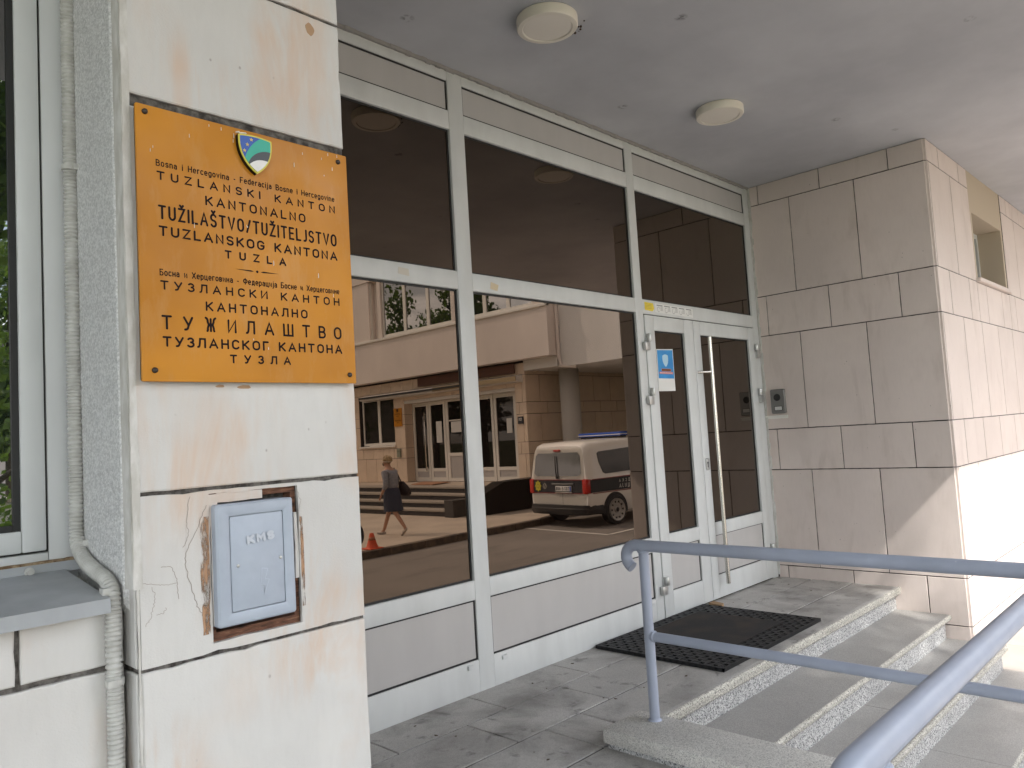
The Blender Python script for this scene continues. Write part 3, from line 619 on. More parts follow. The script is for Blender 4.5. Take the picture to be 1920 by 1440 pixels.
a = MB(); ragged(a, 0, .690, .709, .935, 1.175, FY(YP), .0007, .004, .012); ragged(a, 0, .921, .928, .95, 1.15, FY(YP), .0007, .002, .012); 
M_STREAK = mat('rust_streak', (.42, .25, .15), .9); n = N(M_STREAK); mxs = n.new('ShaderNodeMixShader'); trs = n.new('ShaderNodeBsdfTransparent'); om = n.t.nodes['Material Output']
n.ln(n.mask(n.noise(n.coord((1, 1, .25)), 75, 5, .65), .44, .60), mxs.inputs[0]); n.ln(trs.outputs[0], mxs.inputs[1]); n.ln(n.b.outputs[0], mxs.inputs[2]); n.ln(mxs.outputs[0], om.inputs[0])
a.build('rust_streak', M_STREAK, t)

# meter box
t = thing('meter_box', 'blue-grey plastic electricity meter box with embossed door, set in the pillar', 'meter box', (.806, YP, .944))
fn = FY(YP-.0); bx = (.7165, .8945, .9445, 1.197)
a = MB(); o1 = [(bx[0], bx[2]), (bx[1], bx[2]-.001), (bx[1]+.001, bx[3]-.003), (bx[0], bx[3]+.002)]
def rrect(x0, x1, z0, z1, r, k=5): return arc(x1-r, z1-r, r, r, 0, 90, k)+arc(x0+r, z1-r, r, r, 90, 180, k)+arc(x0+r, z0+r, r, r, 180, 270, k)+arc(x1-r, z0+r, r, r, 270, 360, k)
def ringset(mb, sets, fn, capf=True, capb=False):
    vs = [[mb.b.verts.new(fn(u, v, d)) for u, v in poly] for poly, d in sets]
    for q, c in zip(vs, vs[1:]):
        k = len(q)
        for i in range(k): mb.b.faces.new((q[i], q[(i+1) % k], c[(i+1) % k], c[i])).material_index = mb.mi
    if capf: mb.b.faces.new(vs[-1]).material_index = mb.mi
    if capb: mb.b.faces.new(vs[0][::-1]).material_index = mb.mi
B0 = bx; I0 = (.7455, .8685, .9715, 1.1705)
ringset(a, [(rrect(*B0, .006), -.03), (rrect(*B0, .006), .016), (rrect(B0[0]+.004, B0[1]-.004, B0[2]+.004, B0[3]-.004, .005), .0215), (rrect(B0[0]+.012, B0[1]-.012, B0[2]+.012, B0[3]-.012, .005), .0225), (rrect(I0[0]-.003, I0[1]+.003, I0[2]-.003, I0[3]+.003, .003), .0205), (rrect(I0[0]-.0005, I0[1]+.0005, I0[2]-.0005, I0[3]+.0005, .003), .019), (rrect(I0[0]-.0005, I0[1]+.0005, I0[2]-.0005, I0[3]+.0005, .003), .012)], fn, True, True)
a.build('box_frame', M_KMS, t, 35)
a = MB(); q = (I0[0]+.0012, I0[1]-.0012, I0[2]+.0012, I0[3]-.0012)
ringset(a, [(rrect(*q, .003), .013), (rrect(*q, .003), .0185), (rrect(q[0]+.001, q[1]-.001, q[2]+.001, q[3]-.001, .003), .0193)], fn); dr = a.build('door', M_KMS, t, 35)
a = MB(); rot = lambda u, v, d: fn(.812+(u-.812)*math.cos(.08)-(v-1.118)*math.sin(.08), 1.118+(u-.812)*math.sin(.08)+(v-1.118)*math.cos(.08), .0193+d)
lettering(a, 'KMS', .782, .846, 1.109, .020, .0060, rot, .0022, fixed=1.0); a.build('embossed_lettering', mat('raised_plastic', (.49, .53, .59), .35), dr)
a = MB(); zz = [(.815, 1.053), (.828, 1.050), (.8215, 1.029), (.831, 1.027), (.8175, .996), (.8205, 1.0165), (.811, 1.0185), (.815, 1.053)]
a.stroke(zz, .0011, lambda u, v, d: fn(u, v, .0193+d), .0007); a.build('lightning_symbol', mat('raised_plastic_edge', (.52, .575, .66), .35), dr)
for x, z in ((.7615, 1.066), (.8595, 1.069)):
    a = MB(); a.lathe([(.0001, -.0212), (.0024, -.0212), (.0036, -.0205), (.0036, -.018)], (x, YP, z), 'Y', 14); a.build('screw', M_HINGE, dr)
    
# amber sign plate
t = thing('sign_plate', 'amber engraved plate of the cantonal prosecutor in Latin and Cyrillic script', 'sign', (.828, YP-.02, 1.737))
sx0, sx1, sz0, sz1 = .578, 1.0775, 1.454, 2.020
a = MB(); ringset(a, [(rrect(sx0, sx1, sz0, sz1, .003), .014), (rrect(sx0, sx1, sz0, sz1, .003), .0205), (rrect(sx0+.001, sx1-.001, sz0+.001, sz1-.001, .003), .021)], FY(YP), True, True); a.build('plate', M_SIGN, t)
a = MB(); a.box(sx0+.004, sx1-.006, YP-.013, YP-.0005, sz0+.004, sz1-.004); a.build('backing', M_BLACK, t)
sf = lambda u, v, d: (sx0+u, YP-.021-d, sz0+v)
LINES = [('Bosna i Hercegovina - Federacija Bosne i Hercegovine', .037, .460, .4425, .0140, .0016, .78), ('TUZLANSKI KANTON', .038, .460, .414, .0185, .0026, 1.08), ('KANTONALNO', .138, .378, .378, .0210, .0028, 1.0), ('TUŽILAŠTVO/TUŽITELJSTVO', .039, .461, .332, .0300, .0034, .60),
         ('TUZLANSKOG KANTONA', .039, .461, .2975, .0215, .0031, 1.0), ('TUZLA', .177, .323, .268, .0185, .0029, 1.0), ('Босна и Херцеговина - Федерација Босне и Херцеговине', .0385, .4625, .2155, .0140, .0016, .74), ('ТУЗЛАНСКИ КАНТОН', .039, .4615, .187, .0190, .0026, 1.08),
         ('КАНТОНАЛНО', .1315, .373, .150, .0205, .0028, 1.0), ('ТУЖИЛАШТВО', .0395, .463, .1055, .0297, .0034, .85), ('ТУЗЛАНСКОГ КАНТОНА', .0405, .463, .0705, .0215, .0031, 1.0), ('ТУЗЛА', .1805, .325, .0405, .0190, .0029, 1.0)]
for tx, a0, a1, v0, hh, wd, fx in LINES:
    a = MB(); lettering(a, tx, a0, a1, v0, hh, wd*1.32, sf, .0003, fixed=fx); a.build('lettering', M_INK, t, fixn=False)
a = MB()
a.prism([(.198, .2478), (.236, .2455), (.243, .2468), (.236, .2488)], sf, .0003, 0); a.prism([(.304, .2478), (.266, .2455), (.259, .2468), (.266, .2488)], sf, .0003, 0); a.prism([(.2475, .247), (.251, .2435), (.2545, .247), (.251, .2505)], sf, .0003, 0)
a.build('ornament', M_INK, t)
def bez(p0, p1, p2, k=10): return [((1-s)**2*p0[0]+2*s*(1-s)*p1[0]+s*s*p2[0], (1-s)**2*p0[1]+2*s*(1-s)*p1[1]+s*s*p2[1]) for s in [i/k for i in range(k)]]
SH = bez((.2125, .5495), (.252, .557), (.2915, .5495))+bez((.2915, .5495), (.2965, .495), (.254, .467))+bez((.254, .467), (.209, .495), (.2125, .5495))
cx, cz = .252, .517; inn = [(cx+(u-cx)*.91, cz+(v-cz)*.91) for u, v in SH]
a = MB(); a.prism(SH, sf, .0115, .0012); em = a.build('emblem', M_EMB['emblem_yellow'], t)
em['label'] = 'shield with blue field and stars, green, black and white arcs, yellow rim'
a = MB(); a.prism([(u-.0012, v-.0008) for u, v in SH], sf, .0088, 0); a.build('emblem_back', M_INK, em)
def clip(poly, inside, cross):
    out = []
    for p, q in zip(poly, poly[1:]+poly[:1]):
        if inside(p): out.append(p)
        if inside(p) != inside(q):
            lo, hi = (p, q)
            for _ in range(30):
                mdd = ((lo[0]+hi[0])/2, (lo[1]+hi[1])/2)
                if inside(mdd) == inside(p): lo = mdd
                else: hi = mdd
            out.append(lo)
    return out
fine = []
for p, q in zip(inn, inn[1:]+inn[:1]): fine += [p, ((p[0]+q[0])/2, (p[1]+q[1])/2)]
# arcs as big circles in the lower right
def disc(c, r, k=120): return [(c[0]+r*math.cos(2*math.pi*i/k), c[1]+r*math.sin(2*math.pi*i/k)) for i in range(k)]
def inside_poly(p, poly):
    s_ = False
    for (x1, y1), (x2, y2) in zip(poly, poly[1:]+poly[:1]):
        if (y1 > p[1]) != (y2 > p[1]) and p[0] < (x2-x1)*(p[1]-y1)/(y2-y1)+x1: s_ = not s_
    return s_
a = MB(); a.prism(inn, sf, .0119, .0110); a.build('blue_field', M_EMB['emblem_blue'], em)
for nm, c, r, d, mk in (('green_arc', (.315, .472), .0925, .0122, 'emblem_green'), ('black_arc', (.284, .468), .0545, .0125, 'emblem_black'), ('white_arc', (.271, .453), .0475, .0128, 'emblem_white')):
    poly = clip(disc(c, r), lambda p: inside_poly(p, inn), None)
    # join the clipped circle with the shield edge that lies inside the circle
    edge = [p for p in fine if math.hypot(p[0]-c[0], p[1]-c[1]) < r]
    cen = (sum(p[0] for p in poly+edge)/len(poly+edge), sum(p[1] for p in poly+edge)/len(poly+edge))
    allp = sorted(set(poly+edge), key=lambda p: math.atan2(p[1]-cen[1], p[0]-cen[0]))
    a = MB(); a.prism(allp, sf, d, .011); a.build(nm, M_EMB[mk], em)
for x, z in ((.2425, .5425), (.2325, .5295), (.2255, .5145)):
    pts = [(x+(.0045 if i % 2 == 0 else .002)*math.cos(R(90+i*36)), z+(.0045 if i % 2 == 0 else .002)*math.sin(R(90+i*36))) for i in range(10)]
    a = MB(); a.prism(pts, sf, .0123, .0115); a.build('star', M_EMB['emblem_star'], em)
for x, z in ((.018, .551), (.4745, .546), (.024, .0225), (.481, .0205)):
    a = MB(); a.lathe([(.0001, -.0068), (.0030, -.0062), (.0052, -.0040), (.0060, 0)], (sx0+x, YP-.021, sz0+z), 'Y', 18); a.build('bolt_head', mat('dark_bolt', (.07, .06, .055), .4, .8), t, 50)
a = MB()
for i in range(24):
    x, z = random.uniform(.02, .48), random.choice([random.uniform(.50, .562), random.uniform(.02, .55)]); l = random.uniform(.001, .006); w0 = random.uniform(.0004, .0010)
    a.prism([(x-w0, z-l), (x+w0, z-l*.8), (x+w0*.6, z+l), (x-w0*.8, z+l*.9)], sf, .0008, 0)
for x0_, x1_ in ((.214, .232), (.208, .216)):
    a.prism([(x0_, .550), (x1_, .5535), (x1_-.002, .5555), (x0_-.001, .553)], sf, .0125, .009)
a.build('paint_drip', mat('whitish_drip', (.66, .60, .50), .7), t)['kind'] = 'stuff'

# left: stone under the window, window, sill, conduit
YL = -1.357
t = thing('lower_wall', 'whitish stone-clad wall below the left window sill with dark open joints', 'wall', (0, YL, -.68))
a = MB()
for z0, z1, cuts in ((-.68, .097, (-.2,)), (.103, .8965, (-.17,)), (.9075, 1.030, (-.15, .378)),):
    xs = [-2.5, *cuts, X0-.002]
    for p, q in zip(xs, xs[1:]): slab(a, p+.005, q-.005, z0, z1, FY(YL), .03, .0014, .10, .003, .03)
a.mi = 1; a.box(-2.5, X0-.003, YL+.010, YL+.3, -.8, 1.025); a.build('cladding', [M_PILLAR, M_MORTAR], t)
YW = -1.10
t = thing('side_window', 'grey aluminium window with dark reflecting pane at the left edge', 'window', (.2, YW, 1.06))
fr = MB(); zt = 2.95
def frame4(mb, x0, x1, z0, z1, wd, y0, y1, bev=.003):
    mb.box(x0, x0+wd, y0, y1, z0, z1, bev=bev); mb.box(x1-wd, x1, y0, y1, z0, z1, bev=bev); mb.box(x0+wd+.0004, x1-wd-.0004, y0, y1, z0, z0+wd, bev=bev); mb.box(x0+wd+.0004, x1-wd-.0004, y0, y1, z1-wd, z1, bev=bev)
frame4(fr, -.95, .560, 1.052, zt, .062, YW, YW+.07); fr.build('window_frame', M_WINFR, t, 30)
sa = MB(); frame4(sa, -.884, .4935, 1.1185, zt-.066, .046, YW-.004, YW+.05); sao = sa.build('sash', M_WINFR, t, 30)
gk = MB(); frame4(gk, -.8385, .4475, 1.164, zt-.112, .014, YW+.004, YW+.02, .001); gk.build('gasket', M_BLACK, sao)
boxobj('pane', M_SIDEGL, sao, -.826, .434, YW+.010, YW+.018, 1.177, zt-.125)
gp = MB(); frame4(gp, -.8875, .497, 1.115, zt-.0625, .0032, YW+.001, YW+.02, 0); gp.build('sash_seal', M_BLACK, t)
a = MB(); a.prism([(YW-.02, 1.075), (YW-.30, 1.041), (YW-.302, 1.014), (YW-.298, 1.014), (YW-.296, 1.037), (YW+.02, 1.07)], lambda u, v, d: (d, u, v), -1.0, .522); a.box(-1.0, .555, YW-.022, YW-.0185, 1.070, 1.092); a.build('window_sill', M_SILL, t)
a = MB()
k = 60
pts_t = [(-1+1.55*i/k, 1.1005+.0035*noise.noise((i*.35, 0, 0))-.004) for i in range(k+1)]; pts_b = [(-1+1.55*i/k, 1.088+.002*noise.noise((i*.5, 4, 0))) for i in range(k+1)]
a.prism(pts_b+pts_t[::-1], FY(YW), .014, .0); a.build('foam_bead', M_FOAM, t)
a = MB(); a.lathe([(.0001, -.0115), (.0058, -.0115), (.0064, -.006), (.0064, -.004), (.0095, -.004), (.0095, 0)], (.455, YW-.0222, 1.0795), 'Y', 18); a.build('bolt_head', M_HINGE, t, 40)
a = MB()
for x0_, z0_, rr_ in ((.535, 1.093, .012), (.528, 1.085, .008)): a.ball((x0_, YW-.012, z0_), rr_, (1.4, .5, .5))
a.build('foam_lump', M_FOAM, t)

t = thing('conduit', 'pale grey corrugated cable conduit running down beside the window', 'conduit', (.535, -1.37, .3))
ctl = [(.5465, -1.136, 3.32), (.5465, -1.136, 2.6), (.5455, -1.136, 1.9), (.5435, -1.137, 1.4), (.5425, -1.138, 1.22), (.5415, -1.14, 1.145), (.541, -1.155, 1.118), (.540, -1.20, 1.095), (.539, -1.27, 1.078), (.5385, -1.335, 1.064), (.536, -1.366, 1.045), (.5335, -1.3755, 1.015), (.5335, -1.3755, .90), (.5335, -1.3755, .5), (.5330, -1.3755, -.2), (.5330, -1.3755, -.68)]
def catmull(P, step):
    P = [Vector(p) for p in P]; out = []
    for i in range(len(P)-1):
        p0, p1, p2, p3 = P[max(i-1, 0)], P[i], P[i+1], P[min(i+2, len(P)-1)]
        L = (p2-p1).length; al = .5
        t0 = 0; t1 = t0+max((p1-p0).length, 1e-4)**al; t2 = t1+max((p2-p1).length, 1e-4)**al; t3 = t2+max((p3-p2).length, 1e-4)**al
        k = max(1, int(L/step))
        for j in range(k):
            tt = t1+(t2-t1)*j/k
            if i == 0 or i == len(P)-2: out.append(p1+(p2-p1)*j/k); continue
            A1 = p0*((t1-tt)/(t1-t0))+p1*((tt-t0)/(t1-t0)); A2 = p1*((t2-tt)/(t2-t1))+p2*((tt-t1)/(t2-t1)); A3 = p2*((t3-tt)/(t3-t2))+p3*((tt-t2)/(t3-t2))
            B1 = A1*((t2-tt)/(t2-t0))+A2*((tt-t0)/(t2-t0)); B2 = A2*((t3-tt)/(t3-t1))+A3*((tt-t1)/(t3-t1)); out.append(B1*((t2-tt)/(t2-t1))+B2*((tt-t1)/(t2-t1)))
    out.append(P[-1]); return out
PT = catmull(ctl, .0015); RC = [.0150, .0154, .0154, .0138, .0118, .0118]
MB().tube(PT, lambda i: RC[i % 6], 14).build('corrugated_tube', M_CORR, t, 'all')
for z, y_, w in ((1.963, -1.136, 0), (1.128, -1.145, 0), (1.05, -1.357, 1), (.878, -1.3755, 1)):
    a = MB(); a.tube([(.5445 if not w else .534, y_, z-.006), (.5445 if not w else .534, y_, z+.006)], .0175, 18, True)
    a.box(.545 if not w else .515, .564 if not w else .534, y_-.022, y_-.010, z-.007, z+.007, bev=.002); a.build('clip', M_CORR, t, 40)

# ================================================================== glazed entrance screen
t = thing('glazed_screen', 'pale aluminium screen with bronze mirror glass, grey panels and double door', 'glazed entrance', (3.6, 0, 0))
F = MB(); bv = .0025
y0, y1 = 0, .07
for x0_, x1_ in ((1.09, 1.225), (2.745, 2.853), (4.382, 4.470), (6.105, 6.196)): F.box(x0_, x1_, y0, y1, .0, ZS-.012, bev=bv)
def hbar(x0_, x1_, z0_, z1_): F.box(x0_+.0006, x1_-.0006, y0+.0004, y1, z0_, z1_, bev=bv)
BAYS = [(1.225, 2.745), (2.853, 4.382)]
for a_, c_ in BAYS:
    for z0_, z1_ in ((0, .163), (.468, .566), (2.106, 2.204), (2.985, 3.089), (3.259, ZS-.012)): hbar(a_, c_, z0_, z1_)
for z0_, z1_ in ((2.102, 2.204), (2.985, 3.089), (3.259, ZS-.012)): hbar(4.470, 6.105, z0_, z1_)
F.build('frame', M_ALU, t, 30)
def pane(name, m, parent, x0_, x1_, z0_, z1_, yy=.020, gw=.0105):
    a = MB(); 
    for q in ((x0_, x0_+gw, z0_, z1_), (x1_-gw, x1_, z0_, z1_), (x0_+gw, x1_-gw, z0_, z0_+gw), (x0_+gw, x1_-gw, z1_-gw, z1_)): a.box(q[0], q[1], yy-.0035, yy+.01, q[2], q[3])
    o = MB().box(x0_+.002, x1_-.002, yy, yy+.006, z0_+.002, z1_-.002).build(name, m, parent); a.build('gasket', M_BLACK, o if parent is t else parent); return o
for i, (a_, c_) in enumerate(BAYS):
    pane('glass_pane', M_GLASS, t, a_, c_, .566, 2.106); pane('glass_pane', M_GLASS, t, a_, c_, 2.204, 2.985)
    pane('infill_panel', M_PANEL, t, a_, c_, .163, .468, .012, .009); pane('infill_panel', M_PANEL, t, a_, c_, 3.089, 3.259, .012, .009)
pane('glass_pane', M_GLASS, t, 4.470, 6.105, 2.204, 2.985); pane('infill_panel', M_PANEL, t, 4.470, 6.105, 3.089, 3.259, .012, .009)
def leaf(x0_, x1_, gx0, gx1):
    a = MB(); zb, ztp = .012, 2.094; yy0 = -.006
    a.box(x0_, gx0, yy0, .055, zb, ztp, bev=bv); a.box(gx1, x1_, yy0, .055, zb, ztp, bev=bv)
    for z0_, z1_ in ((zb, .178), (.472, .566), (1.990, ztp)): a.box(gx0+.0006, gx1-.0006, yy0+.0006, .055, z0_, z1_, bev=bv)
    d = a.build('door', M_ALU, t, 30)
    pane('glass_pane', M_GLASS, d, gx0, gx1, .566, 1.990, .014); pane('infill_panel', M_PANEL, d, gx0, gx1, .178, .472, .008, .006)
    return d
D1 = leaf(4.476, 5.108, 4.588, 4.980); D2 = leaf(5.114, 6.100, 5.212, 5.988)
a = MB(); a.box(4.469, 4.4765, .012, .04, .0, 2.1); a.box(5.1075, 5.1145, .015, .04, .0, 2.1); a.box(6.0995, 6.106, .012, .04, 0, 2.1); a.box(4.47, 6.105, .0122, .04, 2.0935, 2.1025); a.build('door_gap', M_BLACK, t)
def hinge(d, x, z, flip):
    a = MB(); s_ = -1 if flip else 1
    a.box(x-.048 if not flip else x-.012, x+.012 if not flip else x+.048, -.030, -.004, z-.062, z-.004, bev=.004); a.lathe([(.0001, 0), (.017, 0), (.0185, .003), (.0185, .052), (.017, .055), (.0001, .055)], (x+.012*s_, -.024, z-.001), 'Z', 18); a.build('hinge', M_HINGE, d, 40)
for z in (1.905, 1.527, .235): hinge(D1, 4.478, z, False); hinge(D2, 6.098, z, True)
hx, hy = 5.238, -.066
a = MB(); a.tube([(hx, hy, .118), (hx, hy, 1.0), (hx, hy, 1.970)], .0155, 18)
for z in (1.703, .40): a.tube([(hx, hy, z), (hx-.06, hy+.03, z), (hx-.11, -.004, z)], .009, 12)
a.build('pull_handle', M_CHROME, D2, 40)
a = MB(); a.box(5.140, 5.176, -.016, -.004, .965, 1.055, bev=.014, seg=4); lk = a.build('lock_plate', M_HINGE, D2, 40)
a = MB(); a.lathe([(.0001, -.0195), (.008, -.0195), (.008, -.015)], (5.158, 0, 1.02), 'Y', 14); a.box(5.1545, 5.1615, -.019, -.015, .985, 1.012); a.build('lock_cylinder', M_BLACK, D2)
for x, z in ((2.68, .138), (2.927, .134), (4.324, .139)):
    a = MB(); a.box(x-.018, x+.018, -.012, .002, z-.010, z+.012, bev=.002); a.build('drain_cap', M_ALU, t, 30)
a = MB()
for i in range(150):
    x = 1.1+i*.034; a.box(x, x+.034, -.012-random.random()*.006, .02, ZS-.016-random.random()*.006, ZS+.001)
a.build('sealant_line', mat('dirty_sealant', (.33, .315, .30), .9), t)

# paper and stickers on the screen
t = thing('door_poster', 'blue and white health notice taped on the narrow door leaf', 'poster', (4.725, .012, 1.72))
pf = FY(.0138); a = MB(); a.prism([(4.617, 1.560), (4.832, 1.563), (4.834, 1.868), (4.619, 1.860)], pf, .0016, .0003); a.build('sheet', M_PAPER, t)
a = MB(); a.prism([(4.626, 1.652), (4.826, 1.652), (4.827, 1.860), (4.627, 1.853)], pf, .0022, .001); a.build('blue_print', M_POSTER, t)
a = MB(); shp = bez((4.690, 1.815), (4.727, 1.835), (4.762, 1.818), 6)+bez((4.762, 1.818), (4.77, 1.76), (4.727, 1.735), 6)+bez((4.727, 1.735), (4.68, 1.76), (4.690, 1.815), 6); a.prism(shp, pf, .0027, .001); a.build('shield_print', mat('pale_blue_print', (.45, .66, .80), .5), t)
a = MB(); a.box(4.668, 4.79, .0108, .0128, 1.703, 1.722); a.build('orange_print', mat('orange_print', (.60, .22, .10), .5), t)
a = MB(); a.box(4.640, 4.812, .0107, .0128, 1.684, 1.699); rp = a.build('red_print', mat('red_print', (.65, .09, .06), .5), t)
a = MB()
for i in range(14): a.box(4.645+i*.0118, 4.651+i*.0118, .0102, .0107, 1.687, 1.696)
a.build('white_print', M_PAPER, t)
a = MB()
for i in range(9): a.box(4.673+i*.0125, 4.681+i*.0125, .0103, .0108, 1.706, 1.719)
a.build('dark_print', M_INK, t)
t = thing('sticker_strip', 'long white instruction strip with small drawings above the doors', 'sticker', (4.9, 0, 2.155))
a = MB(); a.prism([(4.622, 2.123), (5.132, 2.118), (5.134, 2.184), (4.624, 2.188)], FY(0), .0012, .0); a.build('paper', M_PAPER, t)
a = MB()
for i in range(5):
    u = 4.645+i*.098
    a.prism([(u, 2.172), (u+.075, 2.1715), (u+.075, 2.178), (u, 2.1785)], FY(0), .0016, .001)
    for q in range(4): a.prism([(u+.045, 2.164-q*.008), (u+.078, 2.164-q*.008), (u+.078, 2.1662-q*.008), (u+.045, 2.1662-q*.008)], FY(0), .0016, .001)
    a.stroke(arc(u+.022, 2.146, .016, .018, 20+40*i, 300+30*i, 10), .0028, FY(0), .0017)
a.build('print', mat('grey_print', (.22, .22, .22), .6), t)
t = thing('yellow_sticker', 'small yellow label at the left end of the instruction strip', 'sticker', (4.55, 0, 2.155))
a = MB(); a.prism([(4.494, 2.131), (4.588, 2.126), (4.612, 2.146), (4.600, 2.185), (4.495, 2.187)], FY(0), .0012, .0); a.build('paper', M_YEL, t)
a = MB()
for q in range(4): a.prism([(4.503, 2.173-q*.010), (4.58, 2.173-q*.010), (4.58, 2.1755-q*.010), (4.503, 2.1755-q*.010)], FY(0), .0016, .001)
a.build('print', mat('olive_print', (.40, .30, .05), .6), t)
for (q, lab) in (([(2.985, 2.131), (3.040, 2.122), (3.052, 2.158), (2.992, 2.170)], 'yellowed square of old tape on the transom over the wide pane'), ([(2.345, 2.146), (2.415, 2.140), (2.412, 2.176), (2.348, 2.180)], 'faded tape patch on the transom over the pane nearest the pillar')):
    a = MB(); a.prism(q, FY(0), .0009, 0); o = a.build('tape_patch', M_TAPE if q[0][0] > 2.8 else mat('faded_tape', (.60, .56, .49), .6)); tag(o, lab, 'tape', 'old tape patches on the transom')

# intercom on the side wall
t = thing('intercom', 'grey video intercom with round camera and one call button by the door', 'intercom', (XW, -.127, 1.36))
q = FX(XW); a = MB(); ringset(a, [(rrect(-.188, -.066, 1.362, 1.566, .012), -.0), (rrect(-.188, -.066, 1.362, 1.566, .012), .022), (rrect(-.184, -.070, 1.366, 1.562, .010), .027)], q, True, True); a.build('housing', M_GREYB, t, 35)
a = MB(); a.lathe([(.0001, -.0272), (.022, -.0272), (.027, -.030), (.030, -.027)], (XW, -.124, 1.497), 'X', 28); a.build('camera_lens', M_BLACK, t, 40)
a = MB(); ringset(a, [(rrect(-.166, -.096, 1.386, 1.424, .005), .026), (rrect(-.166, -.096, 1.386, 1.424, .005), .0285)], q); bt = a.build('call_button', M_BLACK, t)
a = MB(); ringset(a, [(rrect(-.161, -.101, 1.390, 1.420, .003), .028), (rrect(-.161, -.101, 1.390, 1.420, .003), .031)], q); a.build('name_tag', mat('pale_name_tag', (.62, .62, .60), .4), bt)
t = thing('wall_bracket', 'narrow pale metal angle strip below the intercom', 'bracket', (XW, -.09, 1.36)); a = MB(); a.box(XW-.016, XW, -.198, -.004, 1.335, 1.347, bev=.002); a.box(XW-.003, XW-.0005, -.196, -.004, 1.320, 1.3345); a.build('strip', M_WHITE, t)

# ceiling lights
def lamp(x, y, lab):
    t = thing('ceiling_light', lab, 'ceiling light', (x, y, ZS), 'round ceiling lights of the porch')
    r = .150; z = ZS
    MB().lathe([(.10, 0), (r-.004, 0), (r, -.004), (r, -.044), (r-.005, -.051), (r-.026, -.053), (r-.030, -.050), (r-.030, -.046), (.0001, -.046)], (x, y, z), 'Z', 48).build('ring_housing', M_LAMP, t, 40)
    MB().lathe([(.0001, -.0500), (.09, -.0500), (r-.032, -.0485), (r-.032, -.0455)], (x, y, z), 'Z', 48).build('diffuser', M_DIFF, t, 40)
    return t
L1 = lamp(2.802, -.685, 'nearer round cream ceiling light with dark crumbs of dirt at its rim')
L2 = lamp(4.477, -.690, 'clean round cream ceiling light farther along the porch, nearer the doors')
a = MB()
for i in range(16):
    q = random.uniform(-.5, .6); a.ball((2.802+.158*math.cos(q)+random.uniform(-.01, .03), -.685+.158*math.sin(q)+random.uniform(-.02, .02)-.03, ZS-.006-random.random()*.02), random.uniform(.003, .009), (1, 1, .8), 7, 5)
a.build('wasp_nest_crumbs', mat('brown_crumbs', (.07, .045, .03), .95), L1)

# door mat
t = thing('door_mat', 'black rubber ring mat with worn dark carpet centre before the doors', 'door mat', (4.3, -.43, 0))
mx0, mx1, my0, my1 = 3.68, 4.95, -.872, -.020
W = MB(); cell = .040; nx_, ny_ = int((mx1-mx0)/cell), int((my1-my0)/cell)
ix0, ix1, iy0, iy1 = 4.02, 4.72, -.72, -.12
for i in range(nx_+1):
    x = mx0+i*cell; W.box(x, x+.012, my0, my0+ny_*cell+.012, .004, .0225)
for j in range(ny_+1):
    y = my0+j*cell; W.box(mx0, mx0+nx_*cell+.012, y, y+.012, .0042, .0222)
for i in range(nx_):
    for j in range(ny_):
        if (i+j) % 2 == 0: W.box(mx0+i*cell+.014, mx0+i*cell+.038, my0+j*cell+.014, my0+j*cell+.038, .004, .0205)
W.box(mx0+.002, mx1-.01, my0+.002, my1-.01, .0015, .0045)
W.build('ring_rubber', M_MAT, t)
a = MB(); a.box(ix0, ix1, iy0, iy1, .0205, .0262, bev=.002); a.build('carpet_inlay', M_CARPET, t)
a = MB(); a.prism([(4.99, -.035), (5.06, -.03), (5.03, -.13), (4.965, -.15)], FZ(0), .001, .02); tag(a.build('door_wedge', mat('brown_card', (.34, .22, .12), .9)), 'small brown wedge lying at the mat corner by the doors', 'wedge')

# leaves and crumbs on the landing
a = MB()
for i in range(38):
    x, y = random.uniform(1.6, 6.0), random.uniform(-.92, -.05); l = random.uniform(.003, .011); q = random.uniform(0, 6.28)
    if 3.65 < x < 5.0: continue
    p = [(x+l*math.cos(q+k_)*(1 if n_ % 2 else .5), y+l*math.sin(q+k_)*(1 if n_ % 2 else .5)) for n_, k_ in enumerate((0, 1.2, 2.6, 3.7, 5.1))]
    a.prism(p, FZ(0), .001, .0035)
tag(a.build('litter_crumbs', mat('dry_leaf_crumb', (.10, .075, .05), .95)), 'scattered dry leaf crumbs on the grey landing', 'litter', None, 'stuff')

# ================================================================== far wing (seen in the glass)
ZF = 3.457; XF, XG, XD = 15.62, 16.0, 16.35       # upper front, ground-floor stone, doors
YE = -11.86
t = thing('office_wing', 'two-storey stone and render wing with canopy and glazed doors, mirrored in the glass', 'building', (20, -20, -.68))
a = MB(); clad(a, FX(XG), -34, YE, -12.15, -12.0, .60, .012, zmin=-.68, zmax=ZF, dz=-.10, thick=.05, holes=[(-17.50, -12.30, -.8, 2.72), (-20.1, -18.05, 1.23, 2.95)])
a.mi = 1; a.box(XG+.02, XG+.4, -34, -20.1, -.8, ZF); a.box(XG+.02, XG+.4, -18.05, -17.50, -.8, ZF); a.box(XG+.02, XG+.4, -12.30, YE-.02, -.8, ZF); a.box(XG+.02, XG+.4, -20.1, -18.05, -.8, 1.23); a.box(XG+.02, XG+.4, -17.5, -12.3, 2.72, ZF); a.box(XG+.02, XG+.4, -20.1, -18.05, 2.95, ZF)
a.build('front_cladding', [M_WARM, M_JOINT], t)
a = MB(); clad(a, FYP(YE), XG+.004, 27, 16.9, 16.6, .85, .014, zmin=-.68, zmax=ZF, dz=-.10, thick=.05); a.mi = 1; a.box(XG+.02, 27, YE-.4, YE-.02, -.8, ZF); a.build('end_cladding', [M_WARM, M_JOINT], t)
a = MB(); clad(a, lambda u, v, d: (u, -17.484+d, v), XG, XD, 15.9, 15.9, .6, .01, zmin=-.05, zmax=2.72, dz=-.1, thick=.02); a.build('door_reveal', M_WARM, t)
